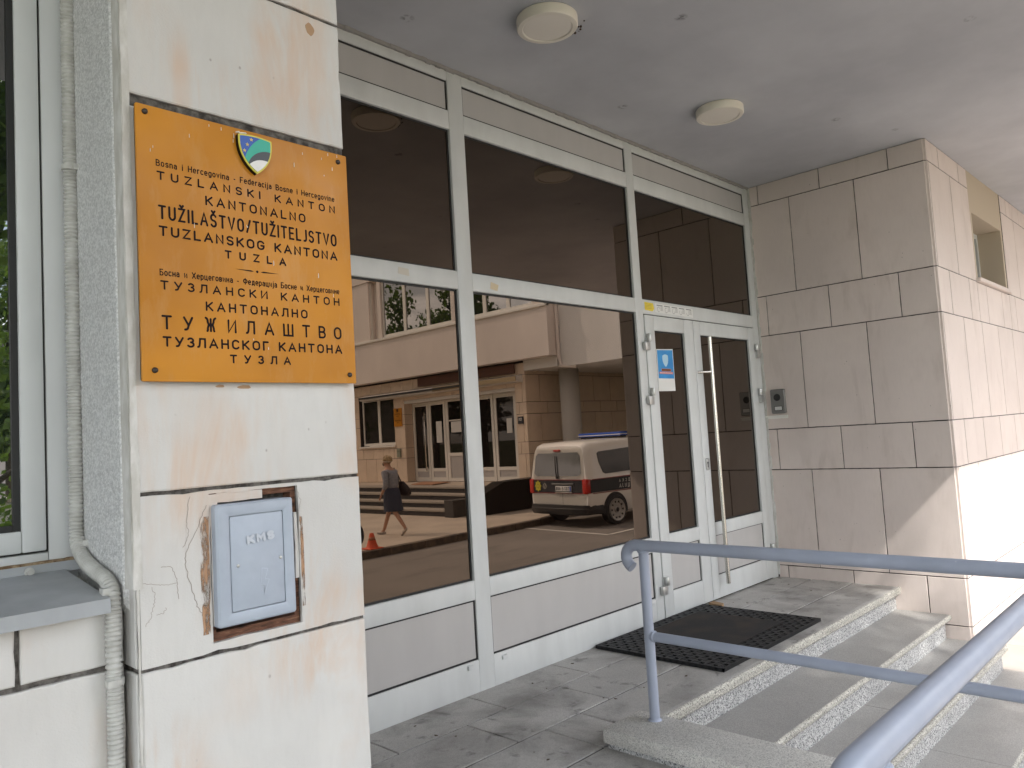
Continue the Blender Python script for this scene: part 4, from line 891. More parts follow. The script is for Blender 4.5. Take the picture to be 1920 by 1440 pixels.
a = MB(); a.box(XF, XF+.35, -34, -10.55, ZF, 4.85); a.box(XF+.01, 27, -34, -10.56, ZF+.002, ZF+.25); a.build('fascia', M_RENDERP, t)
a = MB(); a.box(XF+.3, 27, -34, -10.56, ZF+.26, 8.0); a.build('upper_body', M_RENDERP, t)
a = MB()
for ya, yb in ((-32, -18.73), (-18.23, -18.04), (-14.45, -14.05), (-11.08, -10.55)): a.box(XF+.04, XF+.32, ya, yb, 4.85, 7.5)
a.box(XF, XF+.35, -34, -10.55, 6.95, 8.1); a.build('upper_piers', M_RENDERP, t)
a = MB(); a.box(XF-.06, XF+.12, -34, -10.55, 4.81, 4.89, bev=.01); a.build('sill_band', M_WHITE, t)
def wwin(ya, yb, k, z0=4.91, z1=6.93, x=None, m_=None, cut=False):
    x = XF+.10 if x is None else x
    a = MB(); wd = .09
    a.box(x, x+.08, ya, yb, z0, z0+wd); a.box(x, x+.08, ya, yb, z1-wd, z1)
    for i in range(k+1):
        y = ya+(yb-ya)*i/k; a.box(x+.001, x+.08, max(ya, y-wd*.75), min(yb, y+wd*.75), z0+wd, z1-wd)
    o = a.build('window', M_WHITE, t); boxobj('pane', m_ or M_CLEAR, o, x+.03, x+.05, ya+.02, yb-.02, z0+.03, z1-.03); return o
wwin(-22.4, -18.70, 3); wwin(-18.02, -14.48, 3); wwin(-14.02, -11.11, 3)
o = wwin(-20.05, -18.08, 2, 1.26, 2.93, XG+.12, M_DOORGL); 
a = MB()
for i in range(26):
    y = -19.9+i*.055; a.box(XG+.30+.02*(i % 2), XG+.32+.02*(i % 2), y, y+.057, 1.3, 2.9)
a.build('curtain', M_CURT, t); boxobj('window_sill', M_WHITE, t, XG-.06, XG+.2, -20.1, -18.03, 1.19, 1.245)
# canopy
cp = MB(); cp.prism([(XG-.30, 2.87), (XG-.30, 2.99), (XG+.0, 3.06), (XG+.0, 2.84)], lambda u, v, d: (u, d, v), -19.6, -11.95); cpo = cp.build('canopy', M_RENDERG, t)
boxobj('canopy_trim', mat('ochre_trim', (.34, .26, .15), .7), cpo, XG-.32, XG-.301, -15.6, -11.93, 2.88, 3.01); a = MB(); a.box(XG-.35, XG-.302, -19.6, -13.8, 2.92, 2.98); a.build('canopy_gutter', M_BLACK, cpo)
boxobj('brown_board', M_BROWN, t, XG-.09, XG-.04, -16.6, -12.20, 3.12, 3.40)
# doors of the wing
dm = M_WHITE
def wdoor(ya, yb, handle=None, paper=None):
    a = MB(); wd = .10; x = XD
    a.box(x, x+.07, ya, ya+wd, 0, 2.62); a.box(x, x+.07, yb-wd, yb, 0, 2.62)
    for z0_, z1_ in ((0, .12), (.32, .42), (2.50, 2.62)): a.box(x+.001, x+.07, ya+wd, yb-wd, z0_, z1_)
    d = a.build('door', dm, t); boxobj('pane', M_DOORGL, d, x+.03, x+.045, ya+wd, yb-wd, .42, 2.50); boxobj('infill_panel', M_PANEL, d, x+.02, x+.05, ya+wd, yb-wd, .12, .32)
    if handle: a = MB(); a.tube([(x-.07, handle, .35), (x-.07, handle, 2.3)], .022, 10); a.box(x-.07, x, handle-.02, handle+.02, 2.2, 2.24); a.box(x-.07, x, handle-.02, handle+.02, .42, .46); a.build('pull_handle', M_CHROME, d)
    return d
wdoor(-17.48, -16.66, -16.80); wdoor(-16.64, -15.80); wdoor(-13.55, -12.62)
wdoor(-14.45, -13.58)
a = MB(); x = XD
for ya, yb in ((-15.78, -15.66), (-14.60, -14.47)): a.box(x, x+.07, ya, yb, 0, 2.62)
a.box(x+.001, x+.07, -15.66, -14.6, .80, .90); a.box(x+.001, x+.07, -15.66, -14.6, 0, .1); a.box(x+.001, x+.07, -15.66, -14.6, 1.92, 1.96); a.box(x+.001, x+.07, -15.66, -14.6, 2.55, 2.62); o = a.build('screen_frame', dm, t); boxobj('pane', M_DOORGL, o, x+.03, x+.045, -15.66, -14.6, .9, 2.55); boxobj('infill_panel', M_PANEL, o, x+.02, x+.05, -15.66, -14.6, .1, .8)
boxobj('door_head', M_RENDERG, t, XG+.02, XD+.2, -17.5, -12.3, 2.622, 2.75)
boxobj('dark_lobby', M_DARKIN, t, XD+.08, XD+.12, -17.5, -12.3, 0, 2.7)
# papers on those doors
for ya, yb, z0_, z1_, lab in ((-16.30, -16.02, 1.25, 1.95, 'tall white notice on the second door leaf of the far wing'), (-15.55, -14.62, 1.55, 1.90, 'wide pale notice inside the middle pane of the far wing'), (-14.95, -14.64, 1.12, 1.54, 'narrow notice hanging below the wide one in the far wing'), (-13.05, -12.83, 1.42, 1.86, 'white notice on the last door leaf of the far wing')):
    o = boxobj('notice', M_PAPER, None, XD+.018, XD+.024, ya, yb, z0_, z1_); tag(o, lab, 'notice', 'paper notices on the far doors')
# steps and cheeks of the wing
a = MB(); a.box(XG-1.6, XD+.1, -21, -11.9, -.75, -.02); s1 = a.build('porch_platform', M_CONC, t)
a = MB()
for i, (z, xf) in enumerate(((0, 14.36), (-.17, 13.98), (-.34, 13.60), (-.51, 13.22))): a.box(xf, xf+.46, -21, -11.95, z-.055, z, bev=.01)
a.build('tread', mat('pale_far_tread', (.36, .32, .27), .8), t)
a = MB()
for i, (z, xf) in enumerate(((0, 14.36), (-.17, 13.98), (-.34, 13.60), (-.51, 13.22))): a.box(xf+.03, xf+.5, -21, -11.96, z-.17, z-.056)
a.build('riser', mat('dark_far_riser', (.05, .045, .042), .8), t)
a = MB(); a.prism([(13.75, -.68), (13.75, -.14), (14.5, .12), (15.97, .14), (15.97, -.68)], lambda u, v, d: (u, d, v), -11.90, -11.45); a.build('cheek_wall', M_DGRAN, t)
a = MB(); a.box(13.10, 13.75, -12.30, -11.94, -.68, -.24, bev=.01); a.build('step_block', mat('dark_step_block', (.06, .055, .05), .7), t)
a = MB(); a.prism([(XG-1.1, -15.9), (XG-.1, -16.6), (XG-.1, -15.2), (XG-1.1, -14.9)], FZ(0), .001, .02); tag(a.build('door_rug', mat('tan_rug', (.42, .22, .13), .9)), 'reddish tan rug on the far landing, mirrored behind the woman', 'rug')
# link building over the passage
t = thing('link_block', 'grey rendered block bridging the drive-through beside the far wing', 'building', (16, -7, 3.0))
a = MB(); a.box(16.0, 27, -10.54, -3.2, 3.13, 8.0); a.build('bridge_body', M_RENDERG, t); a = MB(); a.box(15.95, 27, -11.84, -10.56, 3.16, ZF-.002); a.build('beam', M_RENDERG, t)
a = MB(); a.tube([(15.95, -10.50, 7), (15.95, -10.50, 3.45), (16.0, -10.45, 3.16), (16.1, -10.0, 3.10)], .055, 10); a.build('drain_pipe', M_RENDERP, t, 40)
o = MB().tube([(17.0, -11.05, -.85), (17.0, -11.05, 1), (17.0, -11.05, 3.16)], .29, 28).build('round_column', mat('pale_column_render', (.46, .44, .41), .8)); tag(o, 'pale round column under the grey block, mirrored behind the van roof', 'column')
t = thing('passage_wall', 'dark stone wall at the back of the drive-through passage', 'wall', (26, -6, -.68)); a = MB(); clad(a, FX(26), YE, -1.4, -11, -10.7, .85, .014, zmin=-.82, zmax=3.1, dz=-.1, thick=.05); a.mi = 1; a.box(26.02, 26.4, YE, -1.4, -.9, 3.2); a.build('cladding', [M_WARM, M_JOINT], t)

# small plates on the wing
def farplate(name, lab, cat, y0_, y1_, z0_, z1_, m_, lines, ink, th=.03):
    t = thing(name, lab, cat, (XG, (y0_+y1_)/2, z0_)); boxobj('plate', m_, t, XG-th, XG-.001, y0_, y1_, z0_, z1_)
    fn_ = lambda u, v, d: (XG-th-d, y1_-u, z0_+v)
    for tx, a0, a1, v0, hh, wd in lines:
        a = MB(); lettering(a, tx, a0, a1, v0, hh, wd, fn_, .001, fixed=.8); a.build('lettering', ink, t, fixn=False)
    return t
tp = farplate('sign_plate', 'small amber plate beside the far doors, mirrored in the left pane', 'sign', -18.02, -17.60, 1.88, 2.50, M_SIGN, [('KANTONALNI', .05, .37, .40, .045, .008), ('SUD', .15, .27, .33, .045, .008), ('КАНТОНАЛНИ', .05, .37, .18, .045, .008), ('СУД', .15, .27, .11, .045, .008)], M_INK)
boxobj('emblem', M_INK, tp, XG-.035, XG-.029, -17.85, -17.77, 2.38, 2.47)
farplate('house_number', 'black house number plate on the stone corner of the far wing', 'number plate', -12.21, -12.0, 1.655, 1.86, M_VBLACK, [('131', .045, .165, .085, .085, .014)], M_WPLATE)
t = thing('letter_box', 'narrow greenish letter box on stone beside the far doors', 'letter box', (XG-.05, -17.82, .83)); MB().box(XG-.06, XG-.001, -17.92, -17.74, .83, 1.12, bev=.01).build('box', mat('dull_green', (.24, .26, .20), .6), t); boxobj('slot', M_BLACK, t, XG-.064, XG-.059, -17.89, -17.77, 1.03, 1.045)

# ================================================================== police van (mirrored in the wide pane)
K = 1.075
M_VGL = mat('tinted_car_glass', (.006, .006, .006), .02); M_VGL.node_tree.nodes['Principled BSDF'].inputs['IOR'].default_value = 1.35
van = thing('police_van', 'white police van with dark red-edged band parked under the grey block', 'van', (13.36, -8.66, -.82), None, R(6))
Wv, Hv, Lv = .90*K, 1.82*K, 4.40*K
def vsec(x, zlo, ztop, wlo, wmid, wtop, rnd=.10):
    """half cross-section of the body, mirrored"""
    pts = [(wlo-.03, zlo), (wlo, zlo+.05), (wmid, zlo+.30), (wmid, 1.02*K), (wmid-.02, 1.08*K), (wtop+.03, ztop-.20), (wtop, ztop-.10), (wtop-.05, ztop-.035), (wtop-.16, ztop-.006), (0, ztop+.012)]
    ln_ = .09 if x < .2 else 0
    left = [(x+max(0, z-1.05*K)*ln_, y, z) for y, z in pts]; return left+[(x+max(0, z-1.05*K)*ln_, -y, z) for y, z in pts[-2::-1]]
secs = [vsec(.045, .36, 1.68*K, Wv-.10, Wv-.10, Wv-.26), vsec(.02, .34, 1.70*K, Wv-.08, Wv-.07, Wv-.22)]
secs = [vsec(.10, .36, 1.70*K, Wv-.06, Wv-.04, Wv-.17), vsec(.16, .34, 1.755*K, Wv-.02, Wv-.012, Wv-.13), vsec(.34, .32, 1.79*K, Wv, Wv, Wv-.11), vsec(1.0, .30, 1.81*K, Wv, Wv, Wv-.10), vsec(2.2, .30, 1.82*K, Wv, Wv, Wv-.10), vsec(2.9, .30, 1.78*K, Wv, Wv, Wv-.12), vsec(3.3, .30, 1.60*K, Wv, Wv, Wv-.16), vsec(3.75, .30, 1.20*K, Wv, Wv-.01, Wv-.22), vsec(4.3, .30, 1.05*K, Wv-.04, Wv-.05, Wv-.25), vsec(4.62, .32, .90*K, Wv-.16, Wv-.16, Wv-.35)]
a = MB(); a.rings(secs, True, True); a.build('body', M_VAN, van, 38)
rear = lambda u, v, d: (.10-d+max(0, (v-1.05*K))*.09, u, v)
def rpanel(name, poly, m_, d0, d1, par=van, n_=6):
    a = MB(); a.prism(poly, rear, d0, d1); return a.build(name, m_, par)
def rr2(u0, u1, v0, v1, r, k=4, n_=5):
    p = rrect(u0, u1, v0, v1, r, k); out = []
    for q, c in zip(p, p[1:]+p[:1]):
        out.append(q)
        if abs(q[0]-c[0]) > .3: out += [(q[0]+(c[0]-q[0])*i/8, q[1]+(c[1]-q[1])*i/8) for i in range(1, 8)]
    return out
def rstrip(name, u0, u1, v0, v1, m_, d, par=van, k=12):
    a = MB()
    for i in range(k):
        p, q = u0+(u1-u0)*i/k, u0+(u1-u0)*(i+1)/k; a.quad([rear(*c, d) for c in ((p, v0), (q, v0), (q, v1), (p, v1))])
        a.quad([rear(*c) for c in ((p, v1, d), (q, v1, d), (q, v1, -.04), (p, v1, -.04))]); a.quad([rear(*c) for c in ((p, v0, d), (q, v0, d), (q, v0, -.04), (p, v0, -.04))])
    return a.build(name, m_, par)
def shell(name, u0, u1, v0, v1, r, m_, d, par=van, tap=0):
    """rounded panel following the curved tail"""
    a = MB(); g = []; nu_, nv_ = 14, 8
    for j in range(nv_+1):
        row = []; v = v0+(v1-v0)*j/nv_
        s_ = 1-tap*j/nv_
        e = min(v-v0, v1-v); ins = r-math.sqrt(max(0, r*r-(r-e)**2)) if e < r else 0
        for i in range(nu_+1):
            u = (u0+ins)+(u1-u0-2*ins)*i/nu_; row.append(a.b.verts.new(rear(u*s_, v, d)))
        g.append(row)
    for j in range(nv_):
        for i in range(nu_): a.b.faces.new((g[j][i], g[j][i+1], g[j+1][i+1], g[j+1][i]))
    bmesh.ops.solidify(a.b, geom=a.b.faces[:], thickness=.012)
    return a.build(name, m_, par, 40)
shell('tail_doors', -Wv+.08, Wv-.08, .40*K, 1.66*K, .08, M_VAN, .016, tap=.10)
shell('rear_window', -Wv+.17, Wv-.17, 1.08*K, 1.57*K, .08, M_SIDEGL, .026, tap=.085)
bd = rstrip('rear_band', -Wv+.06, Wv-.06, .72*K, .985*K, M_VBLACK, .030)
rstrip('red_stripe', -Wv+.06, Wv-.06, .985*K, 1.0*K, M_RED, .031, bd); rstrip('red_stripe', -Wv+.06, Wv-.06, .707*K, .72*K, M_RED, .031, bd)
a = MB(); a.quad([rear(*c) for c in ((.158, .40*K, .030), (.166, .40*K, .030), (.166, 1.06*K, .030), (.158, 1.06*K, .030))]); a.build('door_seam', M_BLACK, van)
for s_ in (-1, 1):
    a = MB(); ya_, yb_ = sorted((s_*(Wv-.15), s_*(Wv-.005))); a.box(.055, .25, ya_, yb_, .70*K, 1.01*K, bev=.025); a.build('tail_lamp', M_LAMPRED, van, 40)
a = MB(); a.box(.04, .08, -.17, .55, .885*K, .925*K, bev=.015); a.build('handle_bar', mat('grey_trim', (.16, .165, .16), .4), van, 40)
a = MB(); a.box(.045, .068, -.04, .48, .755*K, .865*K, bev=.004); pl = a.build('license_plate', M_WPLATE, van, 40)
rf = lambda u, v, d: (.0445-d, -u, v)
a = MB(); lettering(a, 'T07-E-608', -.42, .02, .775*K, .082, .014, rf, .001, fixed=.62); a.build('lettering', M_INK, pl, fixn=False)
boxobj('blue_strip', M_BLUE, pl, .0435, .0455, .428, .476, .76*K, .86*K)
a = MB(); a.box(.035, .07, -.06, .50, .722*K, .74*K, bev=.005); a.build('chrome_strip', M_CHROME, van, 40)
a = MB(); a.prism([(-.66+(.115 if i % 2 == 0 else .08)*math.cos(i*math.pi/8), .86*K+(.135 if i % 2 == 0 else .10)*math.sin(i*math.pi/8)) for i in range(16)], rear, .042, .02); bg_ = a.build('police_badge', M_EMB['emblem_yellow'], van)
a = MB(); a.stroke(arc(-.66, .86*K, .045, .05, 0, 360, 14), .012, rear, .044); a.build('badge_ring', mat('badge_brown', (.30, .20, .03), .5), bg_)
a = MB(); a.stroke(arc(-.43, .86*K, .058, .058, 0, 360, 18), .012, rear, .036); a.stroke([(-.46, .86*K+.04), (-.43, .86*K-.04), (-.40, .86*K+.04)], .012, rear, .0365); a.build('maker_ring', M_CHROME, van)
a = MB(); a.tube([(.05, .02, 1.05*K), (.055, -.01, 1.20*K), (.085, -.05, 1.50*K)], .014, 8); a.box(.03, .07, .0, .06, 1.02*K, 1.07*K); a.build('wiper', M_BLACK, van)
a = MB(); a.box(.09, .16, -.10, .10, 1.60*K, 1.635*K, bev=.006); a.build('brake_light', M_LAMPRED, van)
a = MB(); prof = [(-.03, .34*K), (-.05, .40*K), (-.035, .46*K), (.02, .485*K)]
bsec = []
for x_, w_ in ((.55, Wv+.012), (.30, Wv+.012), (.10, Wv-.02), (.0, Wv-.12), (-.045, Wv-.45), (-.055, 0)): bsec.append((x_, w_))
path = [(x_, w_) for x_, w_ in bsec]+[(x_, -w_) for x_, w_ in bsec[-2::-1]]
a.rings([[(x_*1.0+.05*(0), y_, .30*K) if 0 else (x_+ (.03 if k in (0,) else 0), y_*.98 if k in (0, 3) else y_, z_) for k, z_ in enumerate((.27*K, .33*K, .42*K, .47*K))]+[(x_+.12, y_*.9, .47*K), (x_+.12, y_*.9, .27*K)] for x_, y_ in path], True, True); a.build('bumper', M_BUMP, van, 40)
a = MB(); a.rings([[(x_-.012, y_*1.01, .395*K), (x_-.012, y_*1.01, .405*K), (x_+.03, y_*.95, .405*K), (x_+.03, y_*.95, .395*K)] for x_, y_ in path[2:-2]]); a.build('bumper_groove', mat('grey_groove', (.07, .07, .07), .4), van)
# left side (faces the glass): window, band, lettering, wheel arches
def vside(x, z, d):
    if z > 1.08*K: yy = Wv-.02-(z-1.08*K)/((1.81-.2-1.08)*K)*.055
    else: yy = Wv
    if x < .36: yy -= (.36-x)*.09
    return yy+d
for s_ in (1, -1):
    fn_ = lambda u, v, d: (u, s_*vside(u, v, d), v)
    a = MB(); poly = [(.62, 1.12*K), (.52, 1.34*K), (.50, 1.52*K), (.56, 1.56*K), (1.55, 1.60*K), (1.62, 1.55*K), (1.62, 1.14*K), (1.55, 1.10*K), (.70, 1.085*K)]; a.prism(poly, fn_, .010, -.02); a.build('side_window', M_VGL, van)
    a = MB(); a.prism([(1.75, 1.10*K), (1.75, 1.58*K), (2.75, 1.58*K), (2.75, 1.10*K)], fn_, .010, -.02); a.build('side_window', M_VGL, van)
    a = MB(); a.prism([(2.85, 1.10*K), (2.85, 1.56*K), (3.05, 1.50*K), (3.55, 1.12*K)], fn_, .008, -.02); a.build('side_window', M_VGL, van)
    a = MB()
    for x0_, x1_ in ((.18, .42), (.42, 4.1)): a.prism([(x0_, .72*K), (x1_, .72*K), (x1_, .985*K), (x0_, .985*K)], fn_, .012, -.01)
    b_ = a.build('side_band', M_VBLACK, van)
    a = MB()
    for z in (.695, .985): a.prism([(.24, z*K), (4.1, z*K), (4.1, (z+.025)*K), (.24, (z+.015)*K)], fn_, .016, -.01)
    a.build('red_stripe', M_RED, b_)
    u0_, u1_ = (1.10, 2.6)
    tf = (lambda u, v, d: (3.7-u, Wv+d, v)) if s_ > 0 else (lambda u, v, d: (u, -Wv-d, v))
    a = MB(); lettering(a, 'SUDSKA - СУДСКА', u0_, u1_, .875*K, .075, .011, tf, .0145, fixed=.75); lettering(a, 'POLICIJA-ПОЛИЦИЈА', u0_, u1_, .755*K, .095, .014, tf, .0148, fixed=.75); a.build('lettering', M_WPLATE, b_, fixn=False)
    a = MB(); a.tube([fn_(1.70, z, .001) for z in (.40*K, .9*K, 1.05*K)], .006, 6); a.build('side_seam', M_BLACK, van)
    for xw in (.88*K, 3.62*K):
        a = MB(); ar = arc(xw, .315*K, .40, .40, -10, 190, 16); a.prism(ar, fn_, .004, -.2); a.build('wheel_arch', M_BLACK, van)
        a = MB(); a.lathe([(.15, -.10*s_), (.30*K, -.10*s_), (.315*K, -.07*s_), (.315*K, .06*s_), (.30*K, .082*s_), (.23*K, .085*s_)], (xw, s_*(Wv-.06), .315*K), 'Y', 28)
        wl = a.build('wheel', M_BLACK, van, 40)
        a = MB(); q = s_*(Wv-.06)+s_*.10; a.lathe([(.0001, s_*.012), (.06, s_*.016), (.075, -s_*.015), (.16, -s_*.01), (.175, s_*.012), (.20*K, s_*.012), (.232*K, s_*.024), (.236*K, -s_*.04)], (xw, q, .315*K), 'Y', 32); rm = a.build('rim', M_RIM, wl, 30)
        a = MB()
        for i in range(10): q_ = i*math.pi/5; a.lathe([(.0001, s_*.015), (.024, s_*.015), (.024, -s_*.01)], (xw+.185*math.cos(q_), q, .315*K+.185*math.sin(q_)), 'Y', 8)
        a.lathe([(.0001, s_*.02), (.05, s_*.02), (.05, 0)], (xw, q, .315*K), 'Y', 14); a.build('rim_hole', M_BLACK, rm)
        
a = MB(); a.box(1.55, 1.85, -.70, .70, 1.86*K, 1.95*K, bev=.02); a.build('light_bar', M_BLUE, van, 40); a = MB(); a.box(1.60, 1.80, -.66, .66, 1.82*K, 1.861*K); a.build('light_bar_foot', M_BLACK, van); a = MB(); a.box(1.54, 1.86, -.71, .71, 1.885*K, 1.90*K); a.build('light_bar_rim', M_WHITE, van)

for o in van.children_recursive: o.matrix_parent_inverse = Matrix()
# traffic cone
t = thing('traffic_cone', 'small orange traffic cone on the far footpath by the kerb', 'traffic cone', (8.76, -9.40, -.682))
MB().lathe([(.125, .02), (.12, .024), (.085, .12), (.04, .29), (.034, .30), (.0001, .302)], (8.76, -9.40, -.682), 'Z', 24).build('cone_body', M_ORANGE, t, 40); MB().box(8.60, 8.92, -9.56, -9.24, -.682, -.660, bev=.012).build('base', M_ORANGE, t, 40)
MB().lathe([(.0735, .165), (.058, .225)], (8.76, -9.40, -.682), 'Z', 24).build('pale_band', mat('faded_orange', (.50, .20, .10), .6), t)

# ================================================================== the walking woman
def skinbody(name, V, E, Rd, m_, parent, sub=2, root=0):
    me = bpy.data.meshes.new(name); me.from_pydata(V, E, []); o = bpy.data.objects.new(name, me); S.collection.objects.link(o)
    sk = o.modifiers.new('skin', 'SKIN'); sk.use_smooth_shade = True
    for i, v in enumerate(me.skin_vertices[0].data): v.radius = Rd[i] if isinstance(Rd[i], tuple) else (Rd[i], Rd[i]); v.use_root = (i == root)
    sb = o.modifiers.new('sub', 'SUBSURF'); sb.levels = sub; sb.render_levels = sub
    me.materials.append(m_); o.parent = parent; o.matrix_parent_inverse = par_inv(parent); return o
hd = Vector((-.24, -.72, 0)).normalized(); ang = math.atan2(hd.y, hd.x)
wo = thing('person', 'woman in grey cardigan, dark skirt and face mask walking on the far footpath', 'person', (10.30, -10.75, -.682), None, ang)
MW = Matrix.Translation((10.30, -10.75, -.682)) @ Matrix.Rotation(ang, 4, 'Z')
P_ = lambda *p: tuple(MW @ Vector(p))
# local: +x walking direction, +y her left, z up; total height 1.70
jt = [(0, 0, .93), (.01, 0, 1.10), (.02, 0, 1.28), (.05, 0, 1.40), (.075, 0, 1.48), (.10, 0, 1.57),          # pelvis..head
      (.0, .09, .90), (.16, .085, .50), (.31, .08, .10), (.38, .08, .035), (.45, .082, .025),                   # left leg forward
      (.0, -.09, .90), (-.12, -.085, .50), (-.36, -.08, .17), (-.35, -.08, .09), (-.29, -.08, .035),            # right leg trailing, heel raised
      (.045, .18, 1.36), (.0, .225, 1.12), (.13, .20, .95), (.17, .195, .91),                                  # left arm
      (.045, -.18, 1.36), (-.02, -.235, 1.12), (.10, -.22, .93), (.13, -.215, .89)]                             # right arm
E_ = [(0, 1), (1, 2), (2, 3), (3, 4), (4, 5), (0, 6), (6, 7), (7, 8), (8, 9), (9, 10), (0, 11), (11, 12), (12, 13), (13, 14), (14, 15), (3, 16), (16, 17), (17, 18), (18, 19), (3, 20), (20, 21), (21, 22), (22, 23)]
Rd = [.14, .12, .13, .10, .052, .088, .09, .058, .036, .036, .024, .09, .058, .036, .034, .024, .055, .043, .032, .026, .055, .043, .032, .026]
skinbody('body', [P_(*p) for p in jt], E_, Rd, M_SKIN, wo)
a = MB(); hc = (.105, 0, 1.60)
a.ball(P_(.105, 0, 1.585), 1, (.088, .075, .112), 16, 12, Matrix.Rotation(ang, 4, 'Z')); hed = a.build('head', M_SKIN, wo, 'all')
a = MB(); rz_ = Matrix.Rotation(ang, 4, 'Z'); a.ball(P_(.085, 0, 1.63), 1, (.108, .094, .098), 16, 12, rz_)
for i in range(34):
    q = random.uniform(0, 6.28); e = random.uniform(-.2, 1.4); x_, y_, z_ = math.cos(q)*math.cos(e), math.sin(q)*math.cos(e), math.sin(e)
    if x_ > .45 and z_ < .5: continue
    a.ball(P_(.082+.095*x_, .084*y_, 1.63+.088*z_), random.uniform(.022, .036), (1, 1, .8), 7, 5)
a.build('hair', M_HAIR, wo, 'all')
a = MB(); a.tube([P_(.105+.115*math.cos(q), .098*math.sin(q), 1.60+.012*math.cos(q)) for q in [2*math.pi*i/20 for i in range(21)]], .011, 8); a.build('head_band', mat('pale_band', (.66, .58, .46), .7), wo, 40)
a = MB(); a.ball(P_(.170, 0, 1.545), 1, (.035, .055, .045), 12, 8, rz_); a.build('face_mask', M_MASK, wo, 'all')
a = MB(); a.ball(P_(.196, 0, 1.585), 1, (.014, .010, .018), 8, 6, rz_); a.build('nose', M_SKIN, wo, 'all')
for s_ in (-1, 1):
    MB().ball(P_(.10, .078*s_, 1.585), 1, (.018, .008, .028), 8, 6, rz_).build('ear', M_SKIN, wo, 'all'); MB().ball(P_(.182, .03*s_, 1.612), 1, (.006, .011, .006), 8, 6, rz_).build('eye', M_BLACK, wo, 'all')
cj = [jt[0], jt[1], jt[2], jt[3], (.062, 0, 1.435), jt[16], jt[17], (.09, .208, 1.0), jt[20], jt[21], (.06, -.226, .99)]; cj[0] = (0, 0, .97)
skinbody('cardigan', [P_(*p) for p in cj], [(0, 1), (1, 2), (2, 3), (3, 4), (3, 5), (5, 6), (6, 7), (3, 8), (8, 9), (9, 10)], [.178, .158, .165, .135, .065, .078, .064, .050, .078, .064, .050], M_CARD, wo)
a = MB(); rg = []
for z, rx, ry, cx_ in ((1.02, .135, .165, .005), (.95, .165, .195, .0), (.85, .18, .205, .0), (.70, .20, .205, -.005), (.52, .225, .20, -.02)):
    rg.append([P_(cx_+rx*math.cos(q)*(1+.03*math.cos(5*q)*(1.02-z)*3), ry*math.sin(q)*(1+.03*math.sin(6*q)*(1.02-z)*3), z) for q in [2*math.pi*i/28 for i in range(28)]])
a.rings(rg); a.build('skirt', M_SKIRT, wo, 50)
for k_, (fx, fy, fz, pitch) in enumerate(((.385, .08, .035, 0), (-.325, -.08, .072, R(48)))):
    mm_ = rz_ @ Matrix.Rotation(pitch, 4, 'Y'); a = MB(); a.ball(P_(fx, fy, fz+.006), 1, (.125, .042, .036), 14, 8, mm_); sh = a.build('shoe', M_SHOE, wo, 'all'); a = MB(); a.ball(P_(fx, fy, fz-.016), 1, (.122, .040, .012), 14, 6, mm_); a.build('sole', M_SOLE, sh, 'all')
def hand(c, s_):
    V = [Vector(c)]; E = []; rd = [.026]
    V.append(Vector(c)+Vector((.03, 0, -.06))); E.append((0, 1)); rd.append(.024)
    o_ = skinbody('hand', [P_(*v) for v in V], E, rd, M_SKIN, wo, 1)
    for i, (dy, l) in enumerate(((-.027, .055), (-.010, .068), (.008, .064), (.025, .05))):
        p0 = V[1]+Vector((.004, dy, .0)); skinbody('finger', [P_(*v) for v in (p0, p0+Vector((.016, 0, -l*.5)), p0+Vector((.012, 0, -l)))], [(0, 1), (1, 2)], [.009, .0085, .007], M_SKIN, o_, 1)
    p0 = V[0]+Vector((.02, -.02*s_, -.02)); skinbody('thumb', [P_(*v) for v in (p0, p0+Vector((.03, -.012*s_, -.03)), p0+Vector((.035, -.012*s_, -.055)))], [(0, 1), (1, 2)], [.011, .010, .008], M_SKIN, o_, 1)
hand((.17, .195, .91), 1); hand((.13, -.215, .89), -1)
bagt = thing('shoulder_bag', 'dark brown slouchy bag hanging from the woman\'s shoulder', 'bag', tuple(MW @ Vector((-.10, .24, .95))))
a = MB(); rg = []
for z, hx_, hy_, cx_ in ((.82, .10, .035, -.20), (.86, .15, .06, -.195), (.95, .155, .065, -.18), (1.06, .11, .05, -.14), (1.14, .06, .03, -.10)): rg.append([P_(cx_+hx_*math.cos(q), .235+hy_*math.sin(q), z+.10*(0)) for q in [2*math.pi*i/20 for i in range(20)]])
a.rings(rg); a.build('bag_body', M_BAG, bagt, 60)
a = MB(); a.tube([P_(-.10, .235, 1.12), P_(-.03, .225, 1.28), P_(.03, .17, 1.445), P_(.07, .14, 1.40)], .013, 8); a.build('strap', M_BAG, bagt, 60)

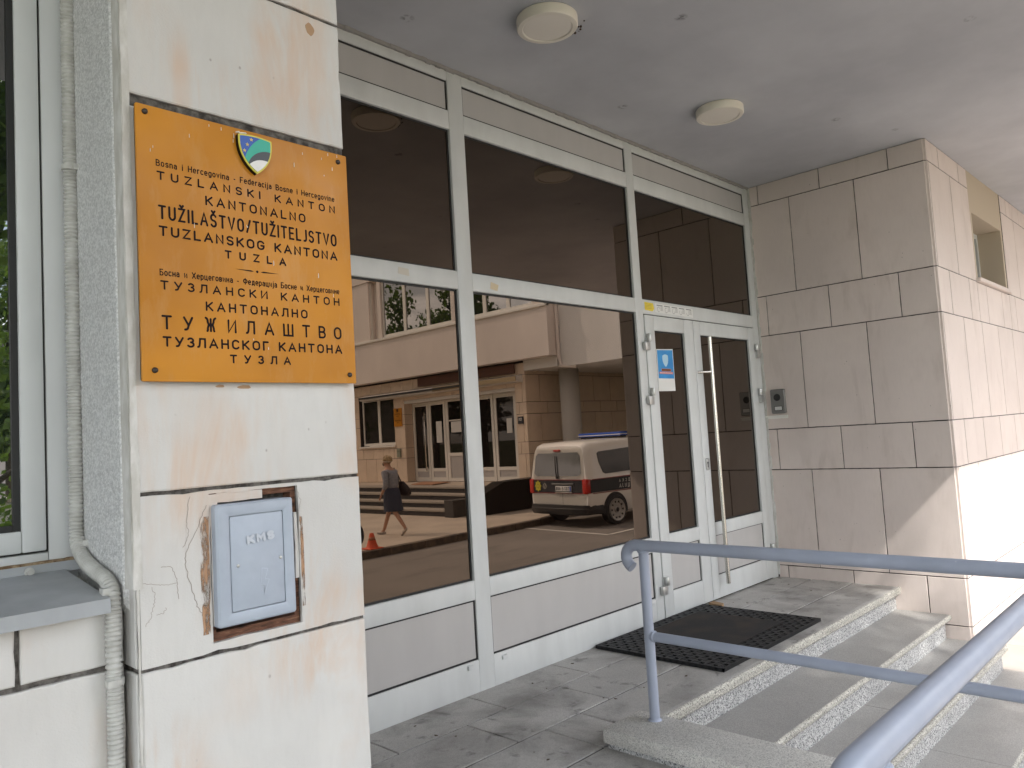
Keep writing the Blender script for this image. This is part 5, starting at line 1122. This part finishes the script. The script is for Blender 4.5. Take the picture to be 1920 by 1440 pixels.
# ================================================================== trees
def tree(x, y, h, cr_, cz0, nleaf, lab, conifer=False, leaf=.16, seed=1, group='trees on the lawn'):
    rnd = random.Random(seed); t = thing('conifer_tree' if conifer else 'broadleaf_tree', lab, 'tree', (x, y, -.72), group)
    a = MB(); zt_ = h*.85
    a.tube([(x+.12*noise.noise((x, i, 0)), y+.12*noise.noise((y, i, 5)), -.8+zt_*i/8) for i in range(9)], lambda i: max(.03, .17*(h/9)*(1-i/9)), 9)
    blobs = []
    if not conifer:
        for i in range(9):
            q = rnd.uniform(0, 6.28); e = rnd.uniform(-.1, 1.0); L = cr_*rnd.uniform(.55, .95); zb = cz0+(h-cz0)*rnd.uniform(0, .55)
            e_ = Vector((x+L*math.cos(q), y+L*math.sin(q), zb+L*math.sin(e))); a.tube([(x, y, zb-.4), tuple((Vector((x, y, zb-.2))+e_)/2+Vector((0, 0, .1))), tuple(e_)], lambda i: (.07, .045, .015)[i], 6); blobs.append((e_, cr_*rnd.uniform(.32, .5)))
        for i in range(24): q = rnd.uniform(0, 6.28); r_q = cr_*math.sqrt(rnd.random())*.7; blobs.append((Vector((x+r_q*math.cos(q), y+r_q*math.sin(q), rnd.uniform(cz0, h-cr_*.3))), cr_*rnd.uniform(.30, .48)))
    a.build('trunk', M_BARK, t, 60)
    vs, fs = [], []
    for i in range(nleaf):
        if conifer:
            s_ = rnd.random()**.7; z = cz0+(h-cz0)*(1-s_); tier = 1+.25*math.sin(z*9); rr_ = cr_*s_*tier*math.sqrt(rnd.uniform(.15, 1)); q = rnd.uniform(0, 6.28); c = Vector((x+rr_*math.cos(q), y+rr_*math.sin(q), z-.25*rr_))
        else:
            b_, r_b = rnd.choice(blobs); d = Vector((rnd.gauss(0, 1), rnd.gauss(0, 1), rnd.gauss(0, .8))).normalized(); c = b_+d*r_b*rnd.random()**.4
        n1 = Vector((rnd.gauss(0, 1), rnd.gauss(0, 1), rnd.gauss(0, 1))).normalized(); n2 = n1.orthogonal().normalized(); n3 = n1.cross(n2); l = leaf*rnd.uniform(.6, 1.3)
        k = len(vs); vs += [c-n2*l*.5, c+n3*l*.28, c+n2*l*.5, c-n3*l*.28]; fs.append((k, k+1, k+2, k+3))
    me = bpy.data.meshes.new('crown'); me.from_pydata([tuple(v) for v in vs], [], fs); me.materials.append(M_CONIF if conifer else M_LEAF); o = bpy.data.objects.new('crown', me); S.collection.objects.link(o); o.parent = t; o.matrix_parent_inverse = par_inv(t)
tree(-2.6, -9.6, 12.8, 2.6, 4.2, 19000, 'tall broad tree left on the lawn behind the camera', seed=3, leaf=.23)
tree(.85, -9.3, 12.8, 2.0, 4.2, 21000, 'rounder tree on the lawn opposite the steps', seed=5, leaf=.22)
tree(-6.2, -9.4, 11.5, 2.5, 4.0, 8000, 'leftmost broad tree on the lawn behind the camera', seed=21, leaf=.24)
tree(1.9, -11.2, 4.6, 1.7, .1, 4200, 'low bushy green tree reflected in the left window', seed=8, leaf=.14)
tree(6.5, -28, 9.6, 2.1, 2.0, 6500, 'broad dark tree far down the yard', seed=11, leaf=.28)
tree(4.2, -27, 11.0, 1.6, 2.0, 6500, 'slender conifer with a pointed top far down the yard', True, .26, 12)
tree(2.0, -29, 11.6, 2.3, 3.0, 6500, 'tallest broadleaf tree far down the yard', seed=13, leaf=.28)
tree(8.2, -34, 8.0, 2.6, 2.0, 2600, 'low spreading tree at the end of the yard', seed=14, leaf=.30)
# low white garden wall and a neighbour's roof behind the lawn
t = thing('garden_wall', 'low pale garden wall behind the lawn, reflected in the left window', 'wall', (0, -13.5, -.7)); MB().box(-14, 3.4, -13.7, -13.45, -.75, .75, bev=.01).build('wall_body', M_WHITE, t); MB().box(-14.02, 3.42, -13.74, -13.41, .75, .82, bev=.01).build('coping', M_CONC, t)
t = thing('neighbour_house', 'neighbouring house with dark roof beyond the trees', 'house', (8, -46, -.7)); MB().box(-4, 12, -54, -44, -.8, 5).build('wall', M_RENDERP, t); MB().prism([(-55, 5), (-43, 5), (-49, 9)], lambda u, v, d: (d, u, v), -5, 13).build('roof', M_HILL, t)
